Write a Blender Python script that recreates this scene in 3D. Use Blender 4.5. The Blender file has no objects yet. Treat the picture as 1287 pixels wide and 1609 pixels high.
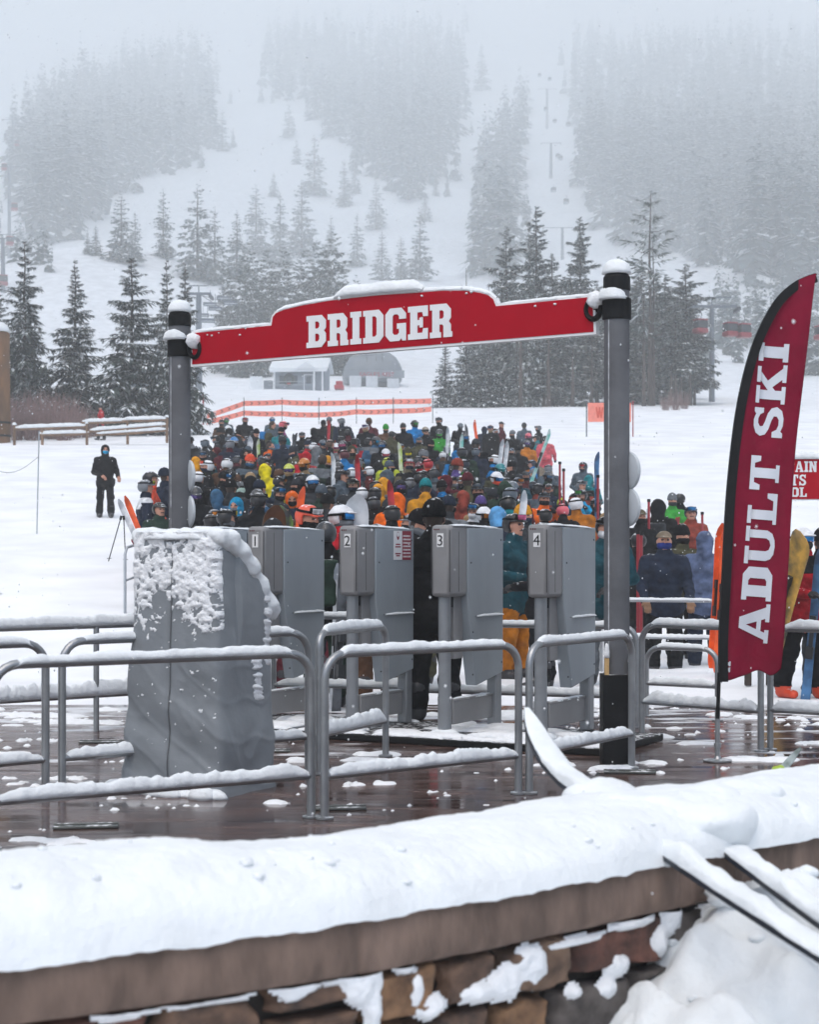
import bpy, math, random
import numpy as np
from mathutils import Vector, Matrix
from math import radians as R, sin, cos, pi, sqrt

# ------------------------------------------------------------------ camera, sky, sun, exposure
SC = bpy.context.scene
COL = SC.collection
FPX, HOR, EYE = 2681.0, 870.0, 1.45        # focal length in photo pixels, horizon row, eye height over the deck
cam = bpy.data.cameras.new('camera')
camo = bpy.data.objects.new('camera', cam); COL.objects.link(camo); SC.camera = camo
camo.location = (0, 0, EYE); camo.rotation_euler = (R(90), 0, 0)
cam.sensor_fit = 'VERTICAL'; cam.sensor_height = 30.0; cam.sensor_width = 24.0; cam.lens = 50.0
cam.shift_y = (HOR - 804.5) / 1609.0
cam.clip_start = 0.1; cam.clip_end = 6000
cam.dof.use_dof = True; cam.dof.focus_distance = 16.0; cam.dof.aperture_fstop = 3.6

SUN_EL, SUN_ROT = R(66), R(200)
w = bpy.data.worlds.new('World'); SC.world = w; w.use_nodes = True
nt = w.node_tree
sky = nt.nodes.new('ShaderNodeTexSky'); sky.sky_type = 'NISHITA'; sky.sun_disc = False
sky.sun_elevation = SUN_EL; sky.sun_rotation = SUN_ROT
sky.air_density = 1.0; sky.dust_density = 3.0; sky.ozone_density = 0.2
bg = nt.nodes['Background']; bg.inputs['Strength'].default_value = 0.13
nt.links.new(sky.outputs[0], bg.inputs['Color'])
sl = bpy.data.lights.new('sun', 'SUN'); sl.energy = 1.0; sl.angle = R(60); sl.color = (1.0, 0.98, 0.92)
so = bpy.data.objects.new('sun', sl); COL.objects.link(so)
so.rotation_euler = (R(90) - SUN_EL, 0, pi - SUN_ROT); so.location = (0, 0, 60)
SC.view_settings.view_transform = 'Standard'; SC.view_settings.look = 'None'
SC.view_settings.gamma = 1.0; SC.view_settings.exposure = 0.67
cy = SC.cycles
cy.use_denoising = True
cy.max_bounces = 12; cy.diffuse_bounces = 4; cy.glossy_bounces = 2; cy.volume_bounces = 10; cy.transmission_bounces = 2
cy.caustics_reflective = False; cy.caustics_refractive = False
HAZE = 0.0014

# ------------------------------------------------------------------ helpers
rnd = random.Random(7)
def lin(h):
    h = h.lstrip('#'); out = []
    for i in (0, 2, 4):
        c = int(h[i:i+2], 16) / 255
        out.append(c / 12.92 if c <= .04045 else ((c + .055) / 1.055) ** 2.4)
    return tuple(out) + (1,)
_mc = {}
def mat(name, col, rough=.6, var=.15, scale=8., bump=0., bscale=40., metal=0., dust=0., spec=.5, coat=0., stretch=None, col2=None):
    """procedural Principled material: noise-varied colour, optional bump and settled snow on upward faces"""
    key = (name, col, rough, var, scale, bump, bscale, metal, dust)
    if key in _mc: return _mc[key]
    m = bpy.data.materials.new(name); m.use_nodes = True
    t = m.node_tree; p = t.nodes['Principled BSDF']
    p.inputs['Roughness'].default_value = rough; p.inputs['Metallic'].default_value = metal
    p.inputs['Specular IOR Level'].default_value = spec; p.inputs['Coat Weight'].default_value = coat
    c = lin(col); c2 = lin(col2) if col2 else tuple(x * (1 - var) for x in c[:3]) + (1,)
    tc = t.nodes.new('ShaderNodeTexCoord'); src = tc.outputs['Object']
    if stretch:
        mp = t.nodes.new('ShaderNodeMapping'); mp.inputs['Scale'].default_value = stretch
        t.links.new(src, mp.inputs[0]); src = mp.outputs[0]
    n = t.nodes.new('ShaderNodeTexNoise'); n.inputs['Scale'].default_value = scale; n.inputs['Detail'].default_value = 5
    t.links.new(src, n.inputs['Vector'])
    mx = t.nodes.new('ShaderNodeMix'); mx.data_type = 'RGBA'
    rp = t.nodes.new('ShaderNodeMapRange'); rp.inputs[1].default_value = .35; rp.inputs[2].default_value = .65
    t.links.new(n.outputs[0], rp.inputs[0]); t.links.new(rp.outputs[0], mx.inputs[0])
    mx.inputs[6].default_value = tuple(min(1, x * (1 + var * .5)) for x in c[:3]) + (1,); mx.inputs[7].default_value = c2
    out = mx.outputs[2]
    if dust > 0:
        g = t.nodes.new('ShaderNodeNewGeometry'); sx = t.nodes.new('ShaderNodeSeparateXYZ')
        t.links.new(g.outputs['Normal'], sx.inputs[0])
        n2 = t.nodes.new('ShaderNodeTexNoise'); n2.inputs['Scale'].default_value = 26; n2.inputs['Detail'].default_value = 6
        t.links.new(tc.outputs['Object'], n2.inputs['Vector'])
        ad = t.nodes.new('ShaderNodeMath'); ad.operation = 'MULTIPLY_ADD'; ad.inputs[1].default_value = .55
        t.links.new(sx.outputs[2], ad.inputs[0]); t.links.new(n2.outputs[0], ad.inputs[2])
        r2 = t.nodes.new('ShaderNodeMapRange'); r2.inputs[1].default_value = 1.13 - dust * .3; r2.inputs[2].default_value = 1.25 - dust * .3
        r2.inputs[4].default_value = .85
        t.links.new(ad.outputs[0], r2.inputs[0])
        m2 = t.nodes.new('ShaderNodeMix'); m2.data_type = 'RGBA'; m2.inputs[7].default_value = (.82, .84, .86, 1)
        t.links.new(r2.outputs[0], m2.inputs[0]); t.links.new(out, m2.inputs[6]); out = m2.outputs[2]
    t.links.new(out, p.inputs['Base Color'])
    if bump > 0:
        b = t.nodes.new('ShaderNodeBump'); b.inputs['Strength'].default_value = bump; b.inputs['Distance'].default_value = .02
        n3 = t.nodes.new('ShaderNodeTexNoise'); n3.inputs['Scale'].default_value = bscale; n3.inputs['Detail'].default_value = 6
        t.links.new(src, n3.inputs['Vector']); t.links.new(n3.outputs[0], b.inputs['Height']); t.links.new(b.outputs[0], p.inputs['Normal'])
    _mc[key] = m
    return m

def hsh(i, j, s=0):
    v = np.sin(i * 127.1 + j * 311.7 + s * 74.7) * 43758.5453
    return v - np.floor(v)
def vn(x, y, s=0):
    x = np.asarray(x, float); y = np.asarray(y, float)
    i = np.floor(x); j = np.floor(y); u = x - i; v = y - j
    u = u * u * (3 - 2 * u); v = v * v * (3 - 2 * v)
    return ((hsh(i, j, s) * (1 - u) + hsh(i + 1, j, s) * u) * (1 - v) + (hsh(i, j + 1, s) * (1 - u) + hsh(i + 1, j + 1, s) * u) * v) * 2 - 1
def fbm(x, y, s=0, o=4):
    r = 0.; a = 1.; t = 0.
    for k in range(o):
        r = r + a * vn(np.asarray(x) * 2 ** k, np.asarray(y) * 2 ** k, s + k); t += a; a *= .5
    return r / t
def n3(P, f, s=0):
    P = np.asarray(P)
    return (vn(P[..., 0] * f + P[..., 2] * f * .7, P[..., 1] * f + P[..., 2] * f * .6, s) + vn(P[..., 2] * f + 3.1, P[..., 0] * f * .8 - P[..., 1] * f * .5, s + 5)) * .5

def px(x, y, d):
    return Vector(((x - 643.5) / FPX * d, d, EYE + (HOR - y) / FPX * d))

class MB:
    """collects shapes, then links them as ONE mesh object"""
    def __init__(s): s.v = []; s.f = []; s.m = []; s.k = []
    def add(s, V, F, m=0):
        o = len(s.v); s.k.append((o, len(s.f))); s.v.extend([tuple(map(float, a)) for a in V]); s.f.extend([tuple(int(i) + o for i in f) for f in F])
        s.m.extend([m] * len(F)); return s
    def box(s, x0, x1, y0, y1, z0, z1, m=0, M=None):
        V = [Vector((x, y, z)) for z in (z0, z1) for x, y in ((x0, y0), (x1, y0), (x1, y1), (x0, y1))]
        if M is not None: V = [M @ v for v in V]
        return s.add(V, [(3, 2, 1, 0), (4, 5, 6, 7), (0, 1, 5, 4), (1, 2, 6, 5), (2, 3, 7, 6), (3, 0, 4, 7)], m)
    def tube(s, P, r, n=10, m=0, cap=True):
        P = [Vector(p) for p in P]; rr = r if isinstance(r, (list, tuple)) else [r] * len(P)
        V = []; F = []; u = None
        for i, p in enumerate(P):
            d = (P[min(i + 1, len(P) - 1)] - P[max(i - 1, 0)]).normalized()
            if u is None:
                u = d.cross(Vector((0, 0, 1)))
                if u.length < .05: u = d.cross(Vector((1, 0, 0)))
            u = (u - d * u.dot(d)).normalized(); q = d.cross(u)
            for k in range(n):
                a = 2 * pi * k / n; V.append(p + u * cos(a) * rr[i] + q * sin(a) * rr[i])
        for i in range(len(P) - 1):
            for k in range(n):
                a = i * n + k; b = i * n + (k + 1) % n; F.append((a, b, b + n, a + n))
        if cap: F.append(tuple(range(n - 1, -1, -1))); F.append(tuple(range((len(P) - 1) * n, len(P) * n)))
        return s.add(V, F, m)
    def lathe(s, c, prof, n=20, m=0):
        V = []; F = []
        for r, z in prof:
            for k in range(n): V.append((c[0] + r * cos(2 * pi * k / n), c[1] + r * sin(2 * pi * k / n), c[2] + z))
        for i in range(len(prof) - 1):
            for k in range(n):
                a = i * n + k; b = i * n + (k + 1) % n; F.append((a, b, b + n, a + n))
        F.append(tuple(range(n - 1, -1, -1))); F.append(tuple(range((len(prof) - 1) * n, len(prof) * n)))
        return s.add(V, F, m)
    def prism(s, poly, M, t, m=0):
        """polygon in local xy, extruded t along local z, through matrix M"""
        n = len(poly); V = [M @ Vector((a, b, 0)) for a, b in poly] + [M @ Vector((a, b, t)) for a, b in poly]
        F = [tuple(range(n - 1, -1, -1)), tuple(range(n, 2 * n))] + [(i, (i + 1) % n, (i + 1) % n + n, i + n) for i in range(n)]
        return s.add(V, F, m)
    def each(s, name, mats, parent=None, smooth=30, bevel=0):
        """every added shape as an object of its own"""
        for i, (v0, f0) in enumerate(s.k):
            v1, f1 = s.k[i + 1] if i + 1 < len(s.k) else (len(s.v), len(s.f))
            mk(name, s.v[v0:v1], [tuple(j - v0 for j in f) for f in s.f[f0:f1]], mats, parent, s.m[f0:f1], smooth, bevel)
    def done(s, name, mats, parent=None, smooth=30, bevel=0, loc=None):
        return mk(name, s.v, s.f, mats, parent, s.m, smooth, bevel, loc)

def mk(name, V, F, mats, parent=None, mi=None, smooth=30, bevel=0, loc=None):
    me = bpy.data.meshes.new(name)
    if isinstance(V, np.ndarray): V = V.tolist()
    if isinstance(F, np.ndarray): F = F.tolist()
    me.from_pydata(V, [], F)
    if not isinstance(mats, (list, tuple)): mats = [mats]
    for x in mats: me.materials.append(x)
    if mi is not None: me.polygons.foreach_set('material_index', np.asarray(mi, dtype=np.int32))
    if smooth:
        me.polygons.foreach_set('use_smooth', np.ones(len(me.polygons), dtype=bool))
        if smooth < 170: me.set_sharp_from_angle(angle=R(smooth))
    me.update()
    o = bpy.data.objects.new(name, me); COL.objects.link(o)
    if parent is not None: o.parent = parent
    if loc is not None: o.location = loc
    if bevel:
        b = o.modifiers.new('bevel', 'BEVEL'); b.width = bevel; b.segments = 2; b.limit_method = 'ANGLE'
    return o
def tag(o, label, cat, group=None):
    o['label'] = label; o['category'] = cat
    if group: o['group'] = group
    return o
def thing(name, label, cat, loc=(0, 0, 0), rz=0, group=None):
    o = bpy.data.objects.new(name, None); COL.objects.link(o); o.location = loc; o.rotation_euler = (0, 0, rz)
    o.empty_display_size = .2
    return tag(o, label, cat, group)
def kind(o, k): o['kind'] = k; return o
def copy_tree(o, parent=None):
    c = o.copy(); COL.objects.link(c); c.parent = parent
    for ch in list(o.children): copy_tree(ch, c)
    return c

def snets(f, lo, hi, h):
    """surface nets over an implicit function (negative inside) -> vertices, quads"""
    lo = np.array(lo, float); n = np.ceil((np.array(hi) - lo) / h).astype(int) + 1
    ax = [lo[i] + h * np.arange(n[i]) for i in range(3)]
    G = np.stack(np.meshgrid(*ax, indexing='ij'), -1)
    F = f(G.reshape(-1, 3)).reshape(n)
    I = F < 0
    c = [(a, b, d) for a in (0, 1) for b in (0, 1) for d in (0, 1)]
    sl_ = lambda A, a, b, d: A[a:n[0]-1+a, b:n[1]-1+b, d:n[2]-1+d]
    cnt = sum(sl_(I, *k).astype(int) for k in c)
    act = (cnt > 0) & (cnt < 8)
    pos = np.zeros(act.shape + (3,)); wt = np.zeros(act.shape)
    for k in c:
        for axs in range(3):
            if k[axs]: continue
            k2 = list(k); k2[axs] = 1
            A = sl_(F, *k); B = sl_(F, *k2); cr = (A < 0) != (B < 0)
            t = np.where(cr, A / np.where(cr, A - B, 1), 0)
            for q in range(3): pos[..., q] += np.where(cr, (k[q] if q != axs else t), 0)
            wt += cr
    idx = -np.ones(act.shape, int); idx[act] = np.arange(act.sum())
    cell = np.stack(np.nonzero(act), -1)
    V = lo + h * (cell + pos[act] / wt[act][:, None])
    Q = []
    for axs in range(3):
        o1, o2 = (axs + 1) % 3, (axs + 2) % 3
        s0 = [slice(None)] * 3; s1 = [slice(None)] * 3
        s0[axs] = slice(0, -1); s1[axs] = slice(1, None)
        for o in (o1, o2): s0[o] = slice(1, -1); s1[o] = slice(1, -1)
        A = I[tuple(s0)]; B = I[tuple(s1)]
        e = np.stack(np.nonzero(A != B), -1); fl = A[A != B]
        e[:, o1] += 1; e[:, o2] += 1
        def cid(d1, d2):
            q = e.copy(); q[:, o1] += d1; q[:, o2] += d2
            return idx[q[:, 0], q[:, 1], q[:, 2]]
        q = np.stack([cid(-1, -1), cid(0, -1), cid(0, 0), cid(-1, 0)], -1)
        q[~fl] = q[~fl][:, ::-1]
        Q.append(q)
    return V, np.concatenate(Q)
def sd_caps(P, a, b, ra, rb):
    a = np.array(a, float); b = np.array(b, float); ab = b - a
    t = np.clip(((P - a) @ ab) / max(ab @ ab, 1e-9), 0, 1)
    return np.linalg.norm(P - a - t[:, None] * ab, axis=1) - (ra + (rb - ra) * t)
def sd_ell(P, c, r):
    r = np.array(r, float); q = (P - np.array(c)) / r
    k = np.linalg.norm(q, axis=1); g = np.linalg.norm(q / r, axis=1)
    return k * (k - 1) / np.maximum(g, 1e-6)
def smin(a, b, k):
    h = np.clip(.5 + .5 * (b - a) / k, 0, 1)
    return b + (a - b) * h - k * h * (1 - h)

# ------------------------------------------------------------------ terrain
def sstep(a, b, x):
    t = np.clip((np.asarray(x, float) - a) / (b - a), 0, 1); return t * t * (3 - 2 * t)
PD = [210, 300, 430, 620, 840, 1080, 1400, 1850, 2450, 3200]
PY = [612, 562, 480, 400, 300, 230, 150, 75, 10, -60]
PZ = [EYE + (HOR - y) / FPX * d for d, y in zip(PD, PY)]
def terr(X, Y, detail=True):
    X = np.asarray(X, float); Y = np.asarray(Y, float)
    st = 21.5 + 5.5 * sstep(1.6, 3.4, X) * (1 - sstep(45, 90, Y))
    ramp = .115 * np.log1p(np.exp(np.clip((Y - st) / 1.2, -40, 40))) * 1.2
    near = np.where((Y - st) / 1.2 > 30, .115 * (Y - st), ramp)
    far = np.interp(Y, PD, PZ) 
    z = np.where(Y < 210, near, far)
    z = z - .42 * (1 - sstep(14.2, 16.4, Y))
    z = z + 18.0 * np.exp(-((X + 70) / 42) ** 2 - ((Y - 365) / 50) ** 2)
    if detail:
        z = z + fbm(X / 90, Y / 90, 3) * 20 * sstep(260, 700, Y) + fbm(X / 22, Y / 22, 9, 3) * 1.6 * sstep(120, 400, Y)
        z = z + fbm(X / 6, Y / 6, 12, 3) * (.10 * sstep(18, 30, Y)) * (1 + sstep(60, 200, Y)) + (fbm(X / .8, Y / .8, 15, 3) * .045 - .05 * np.maximum(0, fbm(X / .33, Y / .5, 16, 2) - .28)) * sstep(16.5, 19, Y) * (1 - sstep(45, 60, Y))
    return z
def ground(x, y, d0=14, d1=3180):
    """first terrain point under the photo pixel (x, y)"""
    D = d0 * (d1 / d0) ** np.linspace(0, 1, 1600)
    X = (x - 643.5) / FPX * D; g = EYE + (HOR - y) / FPX * D - terr(X, D)
    k = np.nonzero(g < 0)[0]
    i = k[0] if len(k) else len(D) - 1
    return Vector((X[i], D[i], float(terr(X[i], D[i]))))
def by_depth(x, d):
    X = (x - 643.5) / FPX * d
    return Vector((X, d, float(terr(X, d))))
def stand(x, yhead, hh=1.66):
    """ground point of someone whose head centre shows at (x, yhead)"""
    D = np.linspace(15.5, 80, 900); X = (x - 643.5) / FPX * D
    g = EYE + (HOR - yhead) / FPX * D - terr(X, D, False) - hh
    k = np.nonzero(g >= 0)[0]
    i = k[-1] if len(k) else int(np.argmax(g))
    return Vector((X[i], D[i], float(terr(X[i], D[i]))))

SNOW = mat('snow', '#e1e6e9', .8, .07, 5., .45, 26., spec=.25)
SNOWF = mat('snow_clump', '#e9ecef', .8, .05, 20., .5, 70., spec=.2)
GSNOW = mat('snow_ground', '#ebeef2', .85, .1, .6, .5, 5., spec=.2)

def build_terrain():
    ys = np.concatenate([np.linspace(-40, 12, 14), np.linspace(13, 62, 210), 62 * (3200 / 62) ** np.linspace(0, 1, 260)[1:]])
    us = np.linspace(-1, 1, 361); us = np.sign(us) * np.abs(us) ** 1.5
    X = us[None, :] * (14 + .62 * np.maximum(ys, 0))[:, None]; Y = np.repeat(ys[:, None], len(us), 1)
    Z = terr(X, Y)
    V = np.stack([X, Y, Z], -1).reshape(-1, 3); nx = len(us)
    i = np.arange(len(ys) - 1)[:, None] * nx + np.arange(nx - 1)[None, :]
    F = np.stack([i, i + 1, i + nx + 1, i + nx], -1).reshape(-1, 4)
    kind(mk('snowy_ground', V, F, GSNOW, smooth=175), 'structure')
build_terrain()

# deck of wet red-brown boards
def deck_material():
    m = bpy.data.materials.new('wet_deck'); m.use_nodes = True; t = m.node_tree; p = t.nodes['Principled BSDF']
    tc = t.nodes.new('ShaderNodeTexCoord')
    mp = t.nodes.new('ShaderNodeMapping'); mp.inputs['Scale'].default_value = (1.0, 3.2, 1)
    t.links.new(tc.outputs['Object'], mp.inputs[0])
    n = t.nodes.new('ShaderNodeTexNoise'); n.inputs['Scale'].default_value = 1.6; n.inputs['Detail'].default_value = 7
    t.links.new(mp.outputs[0], n.inputs['Vector'])
    cr = t.nodes.new('ShaderNodeValToRGB'); cr.color_ramp.elements[0].position = .3; cr.color_ramp.elements[1].position = .75
    cr.color_ramp.elements[0].color = lin('#3b2f2c'); cr.color_ramp.elements[1].color = lin('#6a534c')
    t.links.new(n.outputs[0], cr.inputs[0])
    w = t.nodes.new('ShaderNodeSeparateXYZ'); t.links.new(tc.outputs['Object'], w.inputs[0])
    fr = t.nodes.new('ShaderNodeMath'); fr.operation = 'PINGPONG'; fr.inputs[1].default_value = .21
    t.links.new(w.outputs[1], fr.inputs[0])
    gp = t.nodes.new('ShaderNodeMapRange'); gp.inputs[1].default_value = .004; gp.inputs[2].default_value = .011
    t.links.new(fr.outputs[0], gp.inputs[0])
    mx = t.nodes.new('ShaderNodeMix'); mx.data_type = 'RGBA'; mx.inputs[6].default_value = lin('#1a1312')
    t.links.new(gp.outputs[0], mx.inputs[0]); t.links.new(cr.outputs[0], mx.inputs[7])
    # slush: broken streaks of wet snow
    mp2 = t.nodes.new('ShaderNodeMapping'); mp2.inputs['Scale'].default_value = (.55, 1.5, 1)
    t.links.new(tc.outputs['Object'], mp2.inputs[0])
    n2 = t.nodes.new('ShaderNodeTexNoise'); n2.inputs['Scale'].default_value = 1.7; n2.inputs['Detail'].default_value = 8; n2.inputs['Roughness'].default_value = .62
    t.links.new(mp2.outputs[0], n2.inputs['Vector'])
    ed = t.nodes.new('ShaderNodeMapRange'); ed.inputs[1].default_value = 10; ed.inputs[2].default_value = 16.5; ed.inputs[3].default_value = -.06; ed.inputs[4].default_value = .17
    t.links.new(w.outputs[1], ed.inputs[0])
    sm = t.nodes.new('ShaderNodeMath'); sm.operation = 'ADD'; t.links.new(n2.outputs[0], sm.inputs[0]); t.links.new(ed.outputs[0], sm.inputs[1])
    sr = t.nodes.new('ShaderNodeMapRange'); sr.inputs[1].default_value = .63; sr.inputs[2].default_value = .70
    t.links.new(sm.outputs[0], sr.inputs[0])
    m2 = t.nodes.new('ShaderNodeMix'); m2.data_type = 'RGBA'; m2.inputs[7].default_value = (.62, .64, .67, 1)
    t.links.new(sr.outputs[0], m2.inputs[0]); t.links.new(mx.outputs[2], m2.inputs[6]); t.links.new(m2.outputs[2], p.inputs['Base Color'])
    rr = t.nodes.new('ShaderNodeMapRange'); rr.inputs[1].default_value = .35; rr.inputs[2].default_value = .65; rr.inputs[3].default_value = .05; rr.inputs[4].default_value = .28
    t.links.new(n.outputs[0], rr.inputs[0])
    r3 = t.nodes.new('ShaderNodeMix'); r3.data_type = 'FLOAT'; t.links.new(sr.outputs[0], r3.inputs[0]); t.links.new(rr.outputs[0], r3.inputs[2]); r3.inputs[3].default_value = .7
    t.links.new(r3.outputs[0], p.inputs['Roughness'])
    b = t.nodes.new('ShaderNodeBump'); b.inputs['Strength'].default_value = .12; b.inputs['Distance'].default_value = .01
    t.links.new(n.outputs[0], b.inputs['Height'])
    b2 = t.nodes.new('ShaderNodeBump'); b2.inputs['Strength'].default_value = .6; b2.inputs['Distance'].default_value = .012
    t.links.new(gp.outputs[0], b2.inputs['Height']); t.links.new(b.outputs[0], b2.inputs['Normal']); t.links.new(b2.outputs[0], p.inputs['Normal'])
    return m
WALL = [(-2.6, 3.4), (-1.9, 3.72), (-1.005, 4.19), (-.36, 4.56), (.2, 4.98), (.725, 5.45), (1.46, 6.1), (2.4, 6.9), (4.2, 8.3), (6.4, 10.1)]   # front edge of the coping
d_ = MB(); d_.prism([(x - .2, y + .3) for x, y in [(-9, .2)] + WALL] + [(10, 13.), (10, 16.4), (-9, 16.4)], Matrix.Translation((0, 0, -.5)), .5)
kind(d_.done('deck', deck_material(), smooth=0), 'structure')
# ------------------------------------------------------------------ conifers
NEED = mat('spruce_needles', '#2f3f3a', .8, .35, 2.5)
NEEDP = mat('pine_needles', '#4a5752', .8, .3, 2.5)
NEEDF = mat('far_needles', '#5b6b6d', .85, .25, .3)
TSNOW = mat('tree_snow', '#e9edf0', .8, .06, 4.)
BARK = mat('bark', '#4a3f3a', .9, .4, 6., .6, 20.)
CONE = mat('spruce_cones', '#6b4433', .8, .3, 9.)
def conifer(h, rad, nw, nb, ntw, droop, snow, seed, bare=.06, pw=.9, cones=0, ragged=.25, wid=.2, tier=0):
    """crown as sprays of needle blades on drooping branches, snow lying on them: V, F, material index"""
    r = random.Random(seed); V = []; F = []; M = []
    def blade(a, d, l, wd, m, lift=0., sag=.15):
        sx, sy = -d[1], d[0]; o = len(V)
        mx = (a[0] + d[0] * l * .5, a[1] + d[1] * l * .5, a[2] + d[2] * l * .5 + lift)
        V.extend([(a[0], a[1], a[2] + lift), (mx[0] + sx * wd, mx[1] + sy * wd, mx[2] - wd * sag),
                  (a[0] + d[0] * l, a[1] + d[1] * l, a[2] + d[2] * l + lift - l * sag), (mx[0] - sx * wd, mx[1] - sy * wd, mx[2] - wd * sag)])
        F.append((o, o + 1, o + 2, o + 3)); M.append(m)
    lob = [r.uniform(0, 6.28) for _ in range(3)]
    for i in range(nw):
        t = bare + (1 - bare) * (i + r.uniform(-.4, .4)) / nw
        t = min(max(t, bare), .992); q = 1 - t
        Lw = rad * (q ** pw) * (1 + tier * sin(i * 1.3 + lob[0])) * (min(1, (t - bare) / .1 + .55))
        n = max(3, int(nb * (.45 + .55 * q) + .5)); a0 = r.uniform(0, 6.28)
        for b in range(n):
            az = a0 + 2 * pi * b / n + r.uniform(-.25, .25)
            zj = r.uniform(-.5, .5) * h * (1 - bare) / nw * .9; L = max(.05 * rad, Lw * r.uniform(1 - ragged * 1.6, 1 + ragged) * (1 + .15 * sin(az * 2 + lob[1] + t * 5)))
            up = .35 * (1 - q) - droop * q
            ca, sa = cos(az), sin(az); zz = h * t + zj
            sn = snow * r.uniform(.5, 1.3)
            if ntw <= 1:
                blade((0, 0, zz), (ca, sa, up), L, L * wid * 1.5, 0, 0, .2)
                blade((ca * L * .25, sa * L * .25, zz + up * L * .25 - .1 * L), (ca, sa, up - .5), L * .7, L * wid, 0, 0, .25)
                if r.random() < sn: blade((ca * L * .2, sa * L * .2, zz + up * L * .2 + .03 * L), (ca, sa, up), L * .8, L * wid, 1, .05 * L, .2)
                continue
            prev = None
            for k in range(ntw):
                s = .12 + .88 * (k + r.uniform(.1, .9)) / ntw
                pz = zz + up * L * s - .22 * droop * L * s * s + .06 * L * s ** 3
                bp = (ca * L * s, sa * L * s, pz)
                for side in (-1, 1):
                    if r.random() < .1: continue
                    ang = az + side * r.uniform(.35, 1.05); l = L * (.5 - .28 * s) * r.uniform(.7, 1.25) + .03 * rad
                    dz = up * .4 + r.uniform(-.45, .05); wd = l * wid * r.uniform(.7, 1.2)
                    blade(bp, (cos(ang), sin(ang), dz), l, wd, 0, 0, .2)
                    blade(bp, (cos(ang + .3 * side), sin(ang + .3 * side), dz - .45), l * .75, wd * .8, 0, -.01, .2)
                    if r.random() < sn:
                        blade((bp[0], bp[1], bp[2]), (cos(ang), sin(ang), dz), l * r.uniform(.6, .95), wd * r.uniform(.6, 1.05), 1, .012 * rad + .01, .2)
                        if r.random() < .7: blade((bp[0] * 1.02, bp[1] * 1.02, bp[2] - .01 * rad), (cos(ang + .2 * side), sin(ang + .2 * side), dz - .55), l * r.uniform(.45, .75), wd * r.uniform(.5, .8), 1, .004 * rad, .3)
                prev = bp
            blade((ca * L * .45, sa * L * .45, zz + up * L * .45), (ca, sa, up - .05), L * .6, L * .09, 0, 0, .1)
            if cones and t > .8:
                for _ in range(3):
                    if r.random() < cones: blade((ca * L * r.uniform(.4, 1), sa * L * r.uniform(.4, 1), zz + up * L * .6), (r.uniform(-.3, .3), r.uniform(-.3, .3), -1), .14, .05, 2)
    blade((0, 0, h * .95), (.1, 0, 1), h * .06, .02 * rad + .02, 0)
    return V, F, M
def tree_mesh(name, *a, needles=NEED, **k):
    V, F, M = conifer(*a, **k)
    me = bpy.data.meshes.new(name); me.from_pydata(V, [], F)
    for x in (needles, TSNOW, CONE): me.materials.append(x)
    me.polygons.foreach_set('material_index', np.array(M, dtype=np.int32)); me.update()
    return me
def trunk_mesh(h, r, lean=0., seed=0, stubs=0):
    q = random.Random(seed); b = MB()
    P = [(lean * h * (t ** 2) + q.uniform(-.3, .3) * r, q.uniform(-.3, .3) * r, -.5 + (h + .5) * t) for t in [i / 8 for i in range(9)]]
    b.tube(P, [r * (1.15 - t / 8) if t else r * 1.3 for t in range(9)], 8)
    for _ in range(stubs):
        z = q.uniform(.15, .95) * h; a = q.uniform(0, 6.28); l = h * q.uniform(.03, .1)
        b.tube([(0, 0, z), (cos(a) * l * .6, sin(a) * l * .6, z + l * .1), (cos(a) * l, sin(a) * l, z + l * .35)], [r * .22, r * .15, r * .08], 4)
    me = bpy.data.meshes.new('trunk'); me.from_pydata(b.v, [], b.f); me.materials.append(BARK)
    me.polygons.foreach_set('use_smooth', np.ones(len(b.f), dtype=bool)); me.update(); return me
def place_tree(label, crown, trunk, p, s, sx=1., rz=0., name='spruce_tree', cat='tree', group=None):
    o = thing(name, label, cat, p, rz, group); o.scale = (s * sx, s * sx, s)
    for n, me in (('trunk', trunk), ('crown', crown)):
        if me is None: continue
        c = bpy.data.objects.new(n, me); COL.objects.link(c); c.parent = o
    return o
# near spruces left of the gate: unit height 10 m
nearS = [tree_mesh('crown', 10, 2.05, 36, 9, 6, .45, .55, 11 + i, cones=c, pw=p, bare=.07, ragged=.3, wid=.17) for i, (c, p) in enumerate(((.5, .8), (.7, .9), (.9, .75)))]
nearT = trunk_mesh(9.6, .14)
NG = 'spruces in front of the slope at the left'
for x, yt, yb, sx, k, lab in (
    (38, 372, 652, 1.0, 0, 'tall dark spruce with a bare brown cone-hung tip, just right of the log post'),
    (-4, 430, 655, .9, 1, 'dark spruce cut off by the left edge of the photo'),
    (118, 405, 662, 1.12, 1, 'snow-dusted spruce with a forked brown top rising from the reddish bushes'),
    (207, 398, 672, 1.15, 2, 'broad spruce loaded with snow, its brown cone-hung tip bent to the right'),
    (262, 402, 662, .7, 0, 'narrower snowy spruce just left of the left sign pillar'),
    (290, 408, 660, .85, 1, 'spruce standing behind the left sign pillar with its side showing right of it')):
    p = by_depth(x, 88 + rnd.uniform(-2, 4)); hh = (p.z - (EYE + (HOR - yt) / FPX * p.y)) * -1
    place_tree(lab, nearS[k], nearT, p, hh / 10, sx, rnd.uniform(0, 6), group=NG)
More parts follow.
